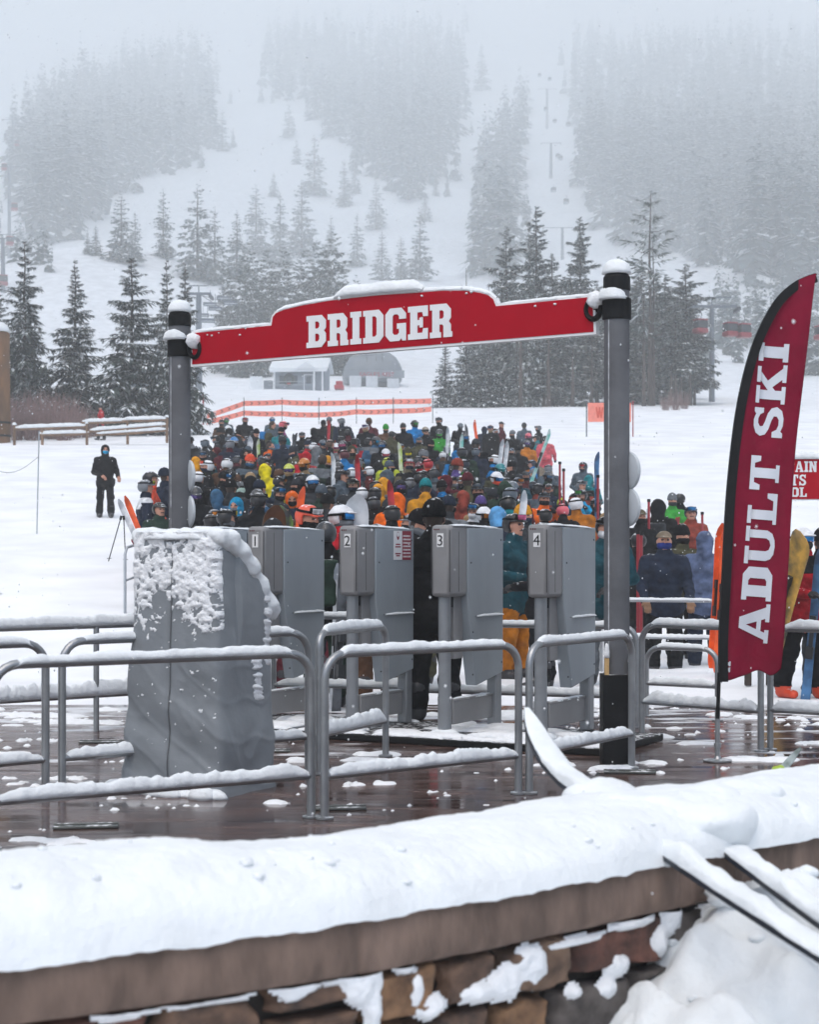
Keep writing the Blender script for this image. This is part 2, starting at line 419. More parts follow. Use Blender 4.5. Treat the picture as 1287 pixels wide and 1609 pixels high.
# pine stand at the right: unit height 20 m
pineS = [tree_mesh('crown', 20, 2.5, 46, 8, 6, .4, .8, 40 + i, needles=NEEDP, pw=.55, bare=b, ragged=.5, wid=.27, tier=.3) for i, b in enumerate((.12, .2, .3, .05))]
pineB = tree_mesh('crown', 20, 2.7, 26, 5, 4, -.05, .5, 77, needles=NEEDP, pw=.4, bare=.28, ragged=.7, wid=.09, tier=.4)
pineT = [trunk_mesh(19.5, .2, 0, i, 10) for i in range(3)]
firB = [tree_mesh('crown', 12, 2.7, 24, 9, 4, .35, .75, 60 + i, pw=.75, bare=.02, ragged=.25, wid=.2) for i in range(2)]
PG = 'pines in the stand right of the red sign'
pin = [(796, 352, 625, 1, 0, 'dense pine with slanting pointed top, leftmost tall one above the right of the sign'),
       (843, 320, 628, 1.05, 1, 'tallest dense pine above the right half of the red sign, snowy clumps down both sides'),
       (832, 352, 630, .5, 3, 'thin dead-looking pine close against the left of the tall dense pine'),
       (912, 338, 630, 1.1, 2, 'bushy-topped pine with a gap under its crown just left of the right pillar'),
       (868, 395, 632, .8, 1, 'shorter pine between the tall dense pine and the bushy-topped one'),
       (1022, 296, 636, 1.2, 4, 'tallest pine right of the right pillar, bare straggling branches, pale trunk'),
       (1046, 428, 634, .9, 1, 'slim pine close right of the straggling bare-branched pine'),
       (1078, 412, 636, 1.1, 0, 'snowy pine at the right end of the stand, before the gondola tower'),
       (1000, 430, 634, .9, 3, 'pine directly right of the right pillar, under the straggling pine'),
       (1062, 470, 636, .8, 2, 'short pine between the two at the right end of the stand'),
       (938, 440, 632, .9, 0, 'pine hidden to half its width by the right pillar'),
       (972, 400, 634, .9, 1, 'pine standing directly behind the right pillar'),
       (890, 450, 632, .8, 3, 'pine rising behind the right end of the red sign'),
       (820, 455, 630, .9, 2, 'pine behind the sign step where the board narrows on the right'),
       (775, 470, 626, .8, 3, 'small pine left of the leftmost tall dense pine behind the sign'),
       (855, 470, 632, .7, 0, 'short snowy pine behind the sign with its low trunk showing under the board'),
       (905, 500, 634, .7, 1, 'low pine under the right end of the sign next to the pillar'),
       (1035, 500, 637, .6, 3, 'low pine among bare trunks right of the right pillar'),
       (1092, 505, 634, .6, 2, 'smallest pine at the right edge of the stand')]
for x, yt, yb, sx, k, lab in pin:
    p = by_depth(x, 140 + rnd.uniform(-5, 10)); hh = EYE + (HOR - yt) / FPX * p.y - p.z
    place_tree(lab, pineB if k == 4 else pineS[k], pineT[rnd.randrange(3)], p, hh / 20, sx * 20 / hh * .9 if hh < 14 else sx, rnd.uniform(0, 6), 'pine_tree', group=PG)
for i, (x, yt) in enumerate(((788, 430), (808, 410), (828, 440), (850, 425), (876, 440), (897, 415), (920, 430), (945, 470), (985, 440), (1008, 400), (1032, 420), (1050, 450), (1070, 440), (1086, 455), (758, 480), (742, 500), (1015, 470), (1040, 480))):
    p = by_depth(x, 158 + (i * 7) % 12); hh = EYE + (HOR - yt) / FPX * p.y - p.z
    place_tree('snow-dusted pine in the dense second row of the stand behind the red sign', pineS[i % 4], pineT[i % 3], p, hh / 20, 1.1 if hh > 12 else 1.5, i * 1.9, 'pine_tree', group='pines of the second row of the stand')
for x, yt, sx, k, lab in ((700, 535, 1., 0, 'low round snow-laden fir at the left foot of the pine stand'),
                          (733, 505, 1.1, 1, 'snowy fir behind the snow hump below the centre right of the sign'),
                          (768, 520, 1.2, 0, 'dark wide fir below the sign, third from the left end of the stand'),
                          (812, 540, 1.1, 1, 'bushy fir under the sign right of the dark wide fir')):
    p = by_depth(x, 134); hh = EYE + (HOR - yt) / FPX * p.y - p.z
    place_tree(lab, firB[k], pineT[0], p, hh / 12, sx, rnd.uniform(0, 6), 'fir_tree', group='firs at the foot of the pine stand')
# bare pale trunks in the stand
for i, (x, yt) in enumerate(((748 + 70, 470), (862, 500), (900, 545), (1012, 455), (1027, 380), (1055, 520), (1070, 545), (1085, 560), (930, 540), (805, 560))):
    p = by_depth(x, 133 + i); hh = EYE + (HOR - yt) / FPX * p.y - p.z
    me = pineT[i % 3]
    o = tag(bpy.data.objects.new('bare_tree_trunk', me), 'bare leafless trunk standing at the front of the snowy pine stand', 'tree', 'bare trunks in the pine stand'); COL.objects.link(o)
    o.location = p; s = hh / 19.5; o.scale = (.8, .8, s)

# trees on the slopes: unit height 18 m
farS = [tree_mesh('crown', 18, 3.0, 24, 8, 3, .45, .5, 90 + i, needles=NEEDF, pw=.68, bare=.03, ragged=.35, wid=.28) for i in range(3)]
farT = trunk_mesh(17, .22)
FG = 'single spruces on the open slope'
lone = [(190, 412, 302, 1.2, 'wide hazy spruce on the left slope above the forked brown-topped spruce'),
        (212, 405, 330, .8, 'short hazy spruce tucked right of the wide one on the left slope'),
        (150, 402, 352, 1., 'small hazy spruce left of the wide one, at the edge of the snow knoll'), (137, 400, 360, .8, 'smallest hazy spruce at the left edge of the snow knoll'),
        (256, 405, 296, .85, 'slim hazy spruce above the gap left of the left sign pillar'),
        (310, 440, 288, 1.1, 'tall hazy spruce above and right of the left sign pillar'),
        (337, 445, 323, .9, 'hazy spruce right of the tall one above the left pillar'),
        (330, 232, 172, 1., 'left one of a pair of small spruces high on the open run'), (349, 238, 172, 1., 'right one of a pair of small spruces high on the open run'),
        (366, 232, 200, .9, 'little spruce just right of the pair high on the open run'), (316, 265, 230, .9, 'lone little spruce below the left forest edge'),
        (362, 165, 140, .9, 'tiny spruce near the top of the open run'), (410, 163, 130, .9, 'tiny spruce right of centre near the top of the open run'), (428, 163, 140, .8, 'tiny spruce at the right side near the top of the open run'),
        (341, 150, 115, .9, 'faint tiny spruce beside the left forest at the top of the run'),
        (454, 218, 162, 1.1, 'dark bushy spruce on the upper middle run'), (483, 185, 152, .9, 'small spruce up right of the dark bushy one'),
        (466, 260, 218, 1., 'small spruce left of the tall spruce in mid slope'), (494, 308, 212, 1.05, 'tall hazy spruce in mid slope above the left half of the sign'),
        (541, 325, 250, 1., 'left spruce of two close together above the word on the sign'), (557, 305, 252, .9, 'right spruce of two close together above the word on the sign'),
        (591, 360, 284, 1.1, 'wide spruce above the letters in mid slope, standing alone'), (567, 248, 222, .8, 'tiny spruce beside the middle forest edge'),
        (741, 210, 190, 1., 'lone tiny spruce in the middle of the right ski run'), (757, 142, 66, .9, 'thin faint spruce high on the right ski run'),
        (685, 308, 272, .9, 'left spruce of a small pair beside the right ski run'), (703, 308, 272, .9, 'right spruce of a small pair beside the right ski run'),
        (430, 312, 272, 1., 'spruce at the top of the stand above the left step of the sign'), (402, 400, 290, 1.1, 'large hazy spruce at the left of the stand above the sign'),
        (440, 420, 300, 1., 'large hazy spruce in the middle of the stand above the sign'), (474, 400, 282, 1.1, 'big rounded spruce at the right of the stand above the sign'),
        (372, 440, 330, 1., 'hazy spruce low at the left of the stand above the sign'), (520, 400, 338, .9, 'slim hazy spruce right of the stand above the sign'),
        (561, 420, 335, .9, 'hazy spruce below the pair in mid slope'), (642, 315, 245, 1.1, 'dark spruce at the lower tip of the middle forest'), (668, 350, 300, 1., 'spruce just below the middle forest beside the run'),
        (660, 440, 330, 1., 'tall hazy spruce left of the right ski run above the sign'), (630, 440, 370, 1., 'hazy spruce above the last letters of the sign'),
        (600, 440, 360, 1., 'hazy spruce above the middle letters of the sign')]
for x, yb, yt, sx, lab in lone:
    p = ground(x, yb, 60); hh = (yb - yt) / FPX * p.y
    place_tree(lab, farS[rnd.randrange(3)], farT, p, hh / 18, sx * 1.3, rnd.uniform(0, 6), group=FG)
# snowy firs of the nearer stand behind the sign
MG = 'snowy firs in the stand behind the left half of the sign'
midS = [tree_mesh('crown', 16, 2.9, 26, 8, 4, .4, .42, 130 + i, needles=NEEDP, pw=.62, bare=.03, ragged=.3, wid=.22) for i in range(3)]
r5 = random.Random(5)
mids = [(480, 385), (510, 380), (395, 380), (420, 385), (445, 380), (355, 405), (497, 372), (524, 358), (470, 398), (452, 405), (430, 415), (407, 402), (382, 392), (362, 425), (348, 450), (540, 420), (515, 430), (487, 445), (440, 450),
        (460, 470), (415, 465), (390, 450), (375, 470), (560, 430), (585, 445), (555, 500), (575, 520), (530, 510), (500, 520), (470, 520)]
for i, (x, yt) in enumerate(mids):
    d = 252 + r5.uniform(-8, 22); p = by_depth(x, d); hh = EYE + (HOR - yt) / FPX * d - p.z
    place_tree('snow-caked fir in the thick stand of firs behind the left half of the red sign', midS[i % 3], None, p, hh / 16, r5.uniform(.9, 1.2) * (16 / hh * .8 if hh < 11 else 1), r5.uniform(0, 6), 'fir_tree', group=MG)

# forests that read as one mass: one object each
def forest(name, poly, n, hgt, seed, px_min=9):
    r = random.Random(seed); base = []
    for i in range(3): base.append(conifer(18, 2.9, 14, 6, 1, .45, .8, 200 + i, bare=.02, pw=.72, ragged=.4, wid=.27))
    B = [(np.array(v), np.array(f), np.array(m)) for v, f, m in base]
    xs = [a for a, b in poly]; ys = [b for a, b in poly]; pts = []
    def inside(x, y):
        c = False; j = len(poly) - 1
        for i in range(len(poly)):
            (x1, y1), (x2, y2) = poly[i], poly[j]
            if (y1 > y) != (y2 > y) and x < (x2 - x1) * (y - y1) / (y2 - y1) + x1: c = not c
            j = i
        return c
    VV = []; FF = []; MM = []; o = 0; tries = 0
    while len(pts) < n and tries < n * 40:
        tries += 1
        x = r.uniform(min(xs) - 30, max(xs) + 30); y = r.uniform(min(ys) - 10, max(ys) + 14)
        if not inside(x + r.gauss(0, 13), y + r.gauss(0, 11)): continue
        if any(abs(x - a) < px_min and abs(y - b) < px_min * .7 for a, b in pts[-400:]): continue
        pts.append((x, y)); p = ground(x, y, 100)
        v, f, m = B[r.randrange(3)]; s = hgt / 18 * r.uniform(.65, 1.25); a = r.uniform(0, 6.28)
        q = v * (s * r.uniform(.9, 1.25), s * r.uniform(.9, 1.25), s)
        q = np.stack([q[:, 0] * cos(a) - q[:, 1] * sin(a), q[:, 0] * sin(a) + q[:, 1] * cos(a), q[:, 2]], -1) + np.array(p)
        VV.append(q); FF.append(f + o); MM.append(m); o += len(v)
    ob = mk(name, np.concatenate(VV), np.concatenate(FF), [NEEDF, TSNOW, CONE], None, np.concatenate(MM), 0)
    return kind(ob, 'stuff')
tag(forest('spruce_forest', [(25, 250), (60, 190), (120, 150), (220, 110), (312, 90), (318, 215), (300, 240), (235, 262), (170, 300), (155, 330), (118, 335), (100, 372), (70, 372), (60, 320), (30, 300)], 420, 36, 1), 'hazy dark spruce forest on the left shoulder of the mountain', 'forest')
tag(forest('spruce_forest', [(425, 60), (715, 60), (712, 190), (698, 250), (668, 300), (635, 290), (600, 270), (560, 225), (520, 190), (480, 150), (430, 140)], 430, 34, 2), 'hazy spruce forest high in the middle between two ski runs', 'forest')
tag(forest('spruce_forest', [(895, 70), (1330, 70), (1330, 440), (1180, 440), (1100, 410), (1010, 380), (950, 330), (925, 300), (910, 200)], 950, 34, 3), 'faint spruce forest filling the right side of the mountain', 'forest')
tag(forest('spruce_forest', [(800, 178), (822, 175), (818, 230), (808, 300), (805, 400), (790, 430), (762, 430), (764, 320), (782, 240)], 60, 33, 4, 7), 'narrow hazy strip of spruces running down the right ski run', 'forest')
tag(forest('spruce_forest', [(1115, 480), (1330, 470), (1330, 600), (1180, 600), (1150, 560), (1110, 560)], 60, 12, 6), 'pale snowy wood at the foot of the mountain behind the gondolas', 'forest')
tag(forest('spruce_forest', [(-60, 330), (40, 372), (90, 395), (120, 420), (20, 420), (-60, 400)], 26, 9, 8), 'thin scrubby trees on the left slope behind the lift line', 'forest')
# ------------------------------------------------------------------ lettering
LET = {
 'B': ([(0,0),(6.2,0),(8,1.8),(8,4.2),(7.2,5.1),(8,6),(8,8.3),(6.3,10),(0,10),(0,8.3),(.9,8.3),(.9,1.7),(0,1.7)], [(3.6,1.9),(4.7,1.9),(5.3,2.5),(5.3,3.7),(4.7,4.3),(3.6,4.3)], [(3.6,5.9),(4.7,5.9),(5.3,6.5),(5.3,7.5),(4.7,8.1),(3.6,8.1)]),
 'R': ([(0,0),(4.2,0),(4.2,1.6),(3.6,1.6),(3.6,3.9),(4.6,3.9),(5.1,3.4),(5.1,0),(8.4,0),(8.4,1.6),(7.9,1.6),(7.9,3.7),(7.1,4.7),(7.9,5.7),(7.9,8.3),(6.2,10),(0,10),(0,8.3),(.9,8.3),(.9,1.7),(0,1.7)], [(3.6,5.6),(4.7,5.6),(5.2,6.1),(5.2,7.6),(4.7,8.1),(3.6,8.1)]),
 'I': ([(0,0),(4.4,0),(4.4,1.7),(3.6,1.7),(3.6,8.3),(4.4,8.3),(4.4,10),(0,10),(0,8.3),(.9,8.3),(.9,1.7),(0,1.7)],),
 'D': ([(0,0),(6.2,0),(8,1.8),(8,8.2),(6.2,10),(0,10),(0,8.3),(.9,8.3),(.9,1.7),(0,1.7)], [(3.6,1.9),(4.7,1.9),(5.3,2.5),(5.3,7.5),(4.7,8.1),(3.6,8.1)]),
 'G': ([(1.8,0),(5.4,0),(6.2,.8),(6.6,0),(8,0),(8,5.3),(4.5,5.3),(4.5,3.7),(5.3,3.7),(5.3,2.5),(4.7,1.9),(3.4,1.9),(2.8,2.5),(2.8,7.5),(3.4,8.1),(4.7,8.1),(5.3,7.5),(5.3,6.6),(8,6.6),(8,8.2),(6.2,10),(1.8,10),(0,8.2),(0,1.8)],),
 'E': ([(0,0),(7.6,0),(7.6,3.2),(5.8,3.2),(5.5,1.9),(3.6,1.9),(3.6,4.2),(4.4,4.2),(4.4,3.5),(5.7,3.5),(5.7,6.5),(4.4,6.5),(4.4,5.8),(3.6,5.8),(3.6,8.1),(5.5,8.1),(5.8,6.8),(7.6,6.8),(7.6,10),(0,10),(0,8.3),(.9,8.3),(.9,1.7),(0,1.7)],),
 'N': ([(0,0),(3.6,0),(3.6,1.6),(3,1.6),(3,6),(5.6,0),(8.2,0),(8.2,8.4),(8.8,8.4),(8.8,10),(5.2,10),(5.2,8.4),(5.8,8.4),(5.8,5),(3.4,10),(0,10),(0,8.4),(.7,8.4),(.7,1.6),(0,1.6)],),
 'M': ([(0,0),(3.6,0),(3.6,1.6),(3.1,1.6),(3.1,6.4),(4.6,1.6),(6,1.6),(7.5,6.4),(7.5,1.6),(7,1.6),(7,0),(10.6,0),(10.6,1.6),(9.9,1.6),(9.9,8.4),(10.6,8.4),(10.6,10),(7.2,10),(5.3,4.6),(3.4,10),(0,10),(0,8.4),(.7,8.4),(.7,1.6),(0,1.6)],),
 'O': ([(1.8,0),(6.2,0),(8,1.8),(8,8.2),(6.2,10),(1.8,10),(0,8.2),(0,1.8)], [(3.3,1.9),(4.7,1.9),(5.3,2.5),(5.3,7.5),(4.7,8.1),(3.3,8.1),(2.7,7.5),(2.7,2.5)]),
 'C': ([(1.8,0),(6.2,0),(8,1.8),(8,3.7),(5.3,3.7),(5.3,2.5),(4.7,1.9),(3.3,1.9),(2.7,2.5),(2.7,7.5),(3.3,8.1),(4.7,8.1),(5.3,7.5),(5.3,6.4),(8,6.4),(8,8.2),(6.2,10),(1.8,10),(0,8.2),(0,1.8)],),
 'H': ([(0,0),(4,0),(4,1.6),(3.5,1.6),(3.5,4.1),(5.5,4.1),(5.5,1.6),(5,1.6),(5,0),(9,0),(9,1.6),(8.2,1.6),(8.2,8.4),(9,8.4),(9,10),(5,10),(5,8.4),(5.5,8.4),(5.5,6),(3.5,6),(3.5,8.4),(4,8.4),(4,10),(0,10),(0,8.4),(.8,8.4),(.8,1.6),(0,1.6)],),
 'P': ([(0,0),(4.4,0),(4.4,1.6),(3.6,1.6),(3.6,3.8),(6.3,3.8),(8,5.5),(8,8.3),(6.3,10),(0,10),(0,8.3),(.9,8.3),(.9,1.6),(0,1.6)], [(3.6,5.6),(4.7,5.6),(5.3,6.2),(5.3,7.5),(4.7,8.1),(3.6,8.1)]),
 'W': ([(2.4,0),(4.6,0),(5.6,4),(6.6,0),(8.8,0),(11.2,10),(8.6,10),(7.6,5),(6.6,10),(4.6,10),(3.6,5),(2.6,10),(0,10)],),
 'A': ([(0,0),(3.2,0),(3.2,1.3),(2.5,1.3),(2.9,2.6),(5.5,2.6),(5.9,1.3),(5.1,1.3),(5.1,0),(9.4,0),(9.4,1.3),(8.6,1.3),(5.9,10),(3.3,10),(.8,1.3),(0,1.3)], [(3.2,4),(5.1,4),(4.2,7.6)]),
 'U': ([(0,10),(4.2,10),(4.2,8.7),(3.2,8.7),(3.2,3),(3.6,1.9),(4.7,1.4),(5.8,1.9),(6.3,3),(6.3,8.7),(5.4,8.7),(5.4,10),(9,10),(9,8.7),(8.2,8.7),(8.2,2.8),(7.5,1),(6,.1),(4.4,-.1),(2.6,.2),(1.4,1.2),(.9,2.8),(.9,8.7),(0,8.7)][::-1],),
 'L': ([(0,0),(7.4,0),(7.4,3.6),(6.2,3.6),(5.6,1.4),(3.3,1.4),(3.3,8.7),(4.3,8.7),(4.3,10),(0,10),(0,8.7),(1,8.7),(1,1.3),(0,1.3)],),
 'T': ([(2,0),(6.2,0),(6.2,1.3),(5.3,1.3),(5.3,8.6),(6.4,8.6),(7,6.6),(8.2,6.6),(8.2,10),(0,10),(0,6.6),(1.2,6.6),(1.8,8.6),(2.9,8.6),(2.9,1.3),(2,1.3)],),
 'K': ([(0,0),(4.2,0),(4.2,1.3),(3.2,1.3),(3.2,3.4),(4,4.4),(5.9,1.3),(5.2,1.3),(5.2,0),(9.4,0),(9.4,1.3),(8.6,1.3),(5.5,6.1),(7.6,8.7),(8.8,8.7),(8.8,10),(5,10),(5,8.7),(5.5,8.7),(3.2,5.9),(3.2,8.7),(4.2,8.7),(4.2,10),(0,10),(0,8.7),(1,8.7),(1,1.3),(0,1.3)],),
 'S': ([(.3,0),(1.4,0),(1.8,.7),(3.2,0),(5,-.1),(6.8,.6),(7.7,2.3),(7.3,4.1),(6,5.3),(4,6.1),(2.9,6.8),(2.8,7.8),(3.6,8.5),(4.7,8.5),(5.7,7.9),(6.2,6.7),(7.3,6.7),(7.3,10),(6.3,10),(5.8,9.4),(4.4,10.1),(2.8,10),(1.2,9.2),(.5,7.6),(.9,5.9),(2.2,4.8),(4.2,4),(5.4,3.2),(5.4,2.2),(4.6,1.5),(3.3,1.5),(2.2,2.1),(1.6,3.6),(.3,3.6)],),
 "'": ([(0,7),(1.2,7),(1.6,10),(0,10)],),
}
def glyphs(text, gap=.8, sp=3.5, sx=1.0):
    """contours of a line of lettering, ten units high, and its width"""
    x = 0; out = []
    for ch in text:
        if ch == ' ': x += sp; continue
        for c in LET[ch]: out.append([((a + x) * sx, b) for a, b in c])
        x += max(a for a, b in LET[ch][0]) + gap
    return out, (x - gap) * sx
def fill(contours, ext=0.0):
    cu = bpy.data.curves.new('lettering', 'CURVE'); cu.dimensions = '2D'; cu.fill_mode = 'BOTH'; cu.extrude = ext
    for c in contours:
        s = cu.splines.new('POLY'); s.points.add(len(c) - 1); s.use_cyclic_u = True
        for p, (a, b) in zip(s.points, c): p.co = (a, b, 0, 1)
    o = bpy.data.objects.new('lettering', cu); COL.objects.link(o)
    dg = bpy.context.evaluated_depsgraph_get(); me = bpy.data.meshes.new_from_object(o.evaluated_get(dg))
    V = [tuple(v.co) for v in me.vertices]; F = [tuple(p.vertices) for p in me.polygons]
    bpy.data.objects.remove(o); bpy.data.curves.remove(cu); bpy.data.meshes.remove(me)
    return V, F
def font(text, size, align='CENTER'):
    cu = bpy.data.curves.new('lettering', 'FONT'); cu.body = text; cu.size = size; cu.align_x = align; cu.fill_mode = 'BOTH'; cu.extrude = .001
    o = bpy.data.objects.new('lettering', cu); COL.objects.link(o)
    dg = bpy.context.evaluated_depsgraph_get(); me = bpy.data.meshes.new_from_object(o.evaluated_get(dg))
    V = [v.co.copy() for v in me.vertices]; F = [tuple(p.vertices) for p in me.polygons]
    bpy.data.objects.remove(o); bpy.data.curves.remove(cu); bpy.data.meshes.remove(me)
    return V, F

# ------------------------------------------------------------------ snow lying on things
def snow_path(P, wid, hgt, seed=0, n=9, taper=.12, drop=.5, side=None, rough=1.):
    """ridge of snow lying on a path: V, F"""
    P = [Vector(p) for p in P]; Q = [P[0]]; st = max(.012, wid * .3)
    for a, b in zip(P, P[1:]):
        k = max(1, int((b - a).length / st))
        for i in range(1, k + 1): Q.append(a.lerp(b, i / k))
    L = len(Q); s = np.arange(L) * st
    h = hgt * (1 + rough * (.40 * fbm(s * 7, s * 0, seed) + .22 * fbm(s * 30, s * 0 + 9, seed + 3, 2))); ww = wid * (1 + rough * .25 * fbm(s * 16, s * 0 + 4, seed + 7, 3))
    V = []; F = []
    for i, p in enumerate(Q):
        d = Q[min(i + 1, L - 1)] - Q[max(i - 1, 0)]; u = Vector((-d.y, d.x, 0))
        u = u.normalized() if u.length > 1e-5 and side is None else (side or Vector((1, 0, 0)))
        e = min(1, (min(i, L - 1 - i) * st + .004) / taper) ** .5
        for k in range(n):
            a = pi * k / (n - 1)
            off = u * (cos(a) * ww[i] * (.6 + .4 * e)) + Vector((0, 0, (sin(a) ** .8) * h[i] * e - drop * wid * (abs(cos(a)) ** 3)))
            j = .05 * rough * wid * float(vn(i * .9, k * 1.7, seed + 11))
            V.append(p + off * (1 + j))
    for i in range(L - 1):
        for k in range(n - 1):
            a = i * n + k; F.append((a, a + n, a + n + 1, a + 1))
        F.append((i * n, i * n + n - 1, (i + 1) * n + n - 1, (i + 1) * n))
    F.append(tuple(range(n - 1, -1, -1))); F.append(tuple((L - 1) * n + k for k in range(n)))
    return V, [f[::-1] for f in F]
def dome(c, rx, ry, h, seed=0, n=20, m=7):
    V = []; F = []
    for j in range(m + 1):
        a = pi / 2 * j / m
        for k in range(n):
            t = 2 * pi * k / n; q = 1 + .06 * float(vn(k * .8, j * .9, seed))
            V.append((c[0] + rx * cos(t) * cos(a) ** .7 * q, c[1] + ry * sin(t) * cos(a) ** .7 * q, c[2] + h * sin(a) * q))
    for j in range(m):
        for k in range(n):
            a = j * n + k; b = j * n + (k + 1) % n; F.append((a, b, b + n, a + n))
    F.append(tuple(range(m * n, m * n + n))); F.append(tuple(range(n - 1, -1, -1)))
    return V, F
def clump(c, r, seed, sq=(1, 1, .7), f=9.):
    """lump of snow"""
    n, m = (14, 9) if r < .5 else (36, 22); V = []; F = []
    for j in range(m + 1):
        a = pi * j / m - pi / 2
        for k in range(n):
            t = 2 * pi * k / n; d = np.array((cos(t) * cos(a), sin(t) * cos(a), sin(a)))
            q = 1 + .3 * float(n3(d * 1.7 + seed * 3.1, 1.3, seed)) + .14 * float(n3(d * 4 + seed, 1.1, seed + 2)) + (.05 * float(n3(d * 11 + seed, 1.1, seed + 3)) if n > 20 else 0)
            V.append(tuple(np.array(c) + d * q * r * np.array(sq)))
    for j in range(m):
        for k in range(n):
            a = j * n + k; b = j * n + (k + 1) % n; F.append((a, b, b + n, a + n))
    return V, F

# ------------------------------------------------------------------ sign gate: two pillars and the red board
STEEL = mat('brushed_steel', '#9a9da0', .38, .18, 6., .08, 60., metal=.75, dust=.35)
PILG = mat('pillar_grey', '#64666a', .8, .25, 3., .2, 40., dust=.12, spec=.15)
BLACK = mat('black_paint', '#141517', .6, .3, 8., .1, 40., dust=.25, spec=.2)
RED = mat('sign_red', '#a8041f', .55, .06, 4., dust=.12, spec=.12)
WHITE = mat('sign_white', '#e6e8ea', .45, .05, 6.)
GREYM = mat('galvanised_grey', '#8b8f93', .42, .15, 5., .06, 50., metal=.4, dust=.35)
WOODS = mat('raw_wood', '#c8a673', .8, .2, 10., .2, 60.)
LP = Vector(((282 - 643.5) / FPX * 13.9, 13.9, 0)); RP = Vector(((969.5 - 643.5) / FPX * 11.8, 11.8, 0))
PR = .089
SEAM = mat('pillar_seam', '#b9bcc0', .8, .6, 9.)
def pillar(P, top, collar, base, lab, grp, seed):
    o = thing('sign_pillar', lab, 'pillar', P, 0, grp)
    b = MB(); b.lathe((0, 0, 0), [(PR, .0), (PR, top - .04), (PR - .012, top)], 28); b.done('shaft', PILG, o)
    b = MB(); b.box(-.066, -.060, -.068, -.058, .7, collar - .08); b.done('seam', SEAM, o, smooth=0)
    b = MB(); b.lathe((0, 0, 0), [(PR - .01, top - .115), (PR + .005, top - .11), (PR + .005, top - .02), (PR - .02, top + .015)], 28); b.done('end_cap', BLACK, o)
    b = MB(); b.lathe((0, 0, 0), [(PR + .001, collar - .075), (PR + .012, collar - .07), (PR + .012, collar + .07), (PR + .001, collar + .075)], 28); b.done('collar', BLACK, o)
    V, F = dome((0, 0, top + .005), PR + .01, PR + .01, .1, seed); mk('snow_cap', V, F, SNOW, o, smooth=170)
    b = MB(); V, F = dome((-.03, -.03, collar + .06), .1, .1, .09, seed + 1); b.add(V, F)
    b.each('settled_snow', SNOW, o, 170)
    if base:
        b = MB(); b.box(-.108, .108, -.108, .108, 0, .62); b.done('base_sleeve', BLACK, o, bevel=.006)
        for i, x in enumerate((-.095, .07)):
            b = MB(); b.box(x, x + .03, -.105, -.085, .6, .735 - .03 * i); b.done('wedge', WOODS, o, bevel=.002)
            V, F = dome((x + .015, -.095, .735 - .03 * i), .02, .014, .1 - .03 * i, 5 + i, 10); mk('snow_cap', V, F, SNOWF, o, smooth=170)
    return o
zL = EYE + (HOR - 492) / FPX * LP.y; zR = EYE + (HOR - 432) / FPX * RP.y
cL = EYE + (HOR - 547) / FPX * LP.y; cR = EYE + (HOR - 486) / FPX * RP.y
pl = pillar(LP, zL, cL, False, 'dark grey round pillar at the left end of the red sign, snow dome on top', 'pillars holding the red sign', 3)
pr = pillar(RP, zR, cR, True, 'dark grey round pillar with black boxed base at the right end of the red sign', 'pillars holding the red sign', 8)
sd = (RP - LP).normalized(); snrm = Vector((sd.y, -sd.x, 0))        # board direction, and its face towards the queue entrance
if snrm.y > 0: snrm = -snrm
def on_sign(x, y):
    """photo pixel -> (distance along the board, height)"""
    k = (x - 643.5) / FPX; t = (k * LP.y - LP.x) / (sd.x - k * sd.y)
    p = LP + sd * t; return t, EYE + (HOR - y) / FPX * p.y
SM = Matrix((sd.to_4d(), Vector((0, 0, 1, 0)), snrm.to_4d(), (0, 0, 0, 1))).transposed()
SM = Matrix(((sd.x, 0, snrm.x, LP.x), (sd.y, 0, snrm.y, LP.y), (0, 1, 0, 0), (0, 0, 0, 1)))
bot = [on_sign(303, 577), on_sign(940, 526)]
topc = [(938, 463), (785, 478), (781, 468), (772, 461), (758, 457), (735, 454), (700, 454), (660, 457), (600, 461), (560, 465), (520, 470), (480, 477), (450, 484), (436, 490), (430, 497), (428, 509), (304, 521)]
outl = bot + [on_sign(*p) for p in topc]
def inset(poly, d):
    n = len(poly); out = []
    for i in range(n):
        a, b, c = Vector(poly[i - 1]), Vector(poly[i]), Vector(poly[(i + 1) % n])
        e1 = (b - a).normalized(); e2 = (c - b).normalized(); n1 = Vector((-e1.y, e1.x)); n2 = Vector((-e2.y, e2.x))
        m = (n1 + n2); m = m / max(m.length_squared / 2, .3); out.append(tuple(b + m * d))
    return out
sg = thing('lift_sign', 'red arched overhead sign board lettered BRIDGER between two grey pillars, snow along its top', 'sign', LP)
IL = Matrix.Translation(-LP)
b = MB(); b.prism(outl, IL @ SM @ Matrix.Translation((0, 0, -.03)), .06); b.done('frame', WHITE, sg, smooth=20)
b = MB(); b.prism(inset(outl, .018), IL @ SM @ Matrix.Translation((0, 0, .026)), .008); b.prism(inset(outl, .018), IL @ SM @ Matrix.Translation((0, 0, -.034)), .006); b.done('panel', RED, sg, smooth=20)
t0, zb = on_sign(486, 548); t1, _ = on_sign(715, 530); _, zt = on_sign(486, 498)
cs, gw = glyphs('BRIDGER', .75)
V, F = fill([[(t0 + a / gw * (t1 - t0), zb + q / 10 * (zt - zb)) for a, q in c] for c in cs], .002)
mk('lettering', [IL @ SM @ Vector((a, q, .0375 + z)) for a, q, z in V], F, WHITE, sg, smooth=0)
b = MB()
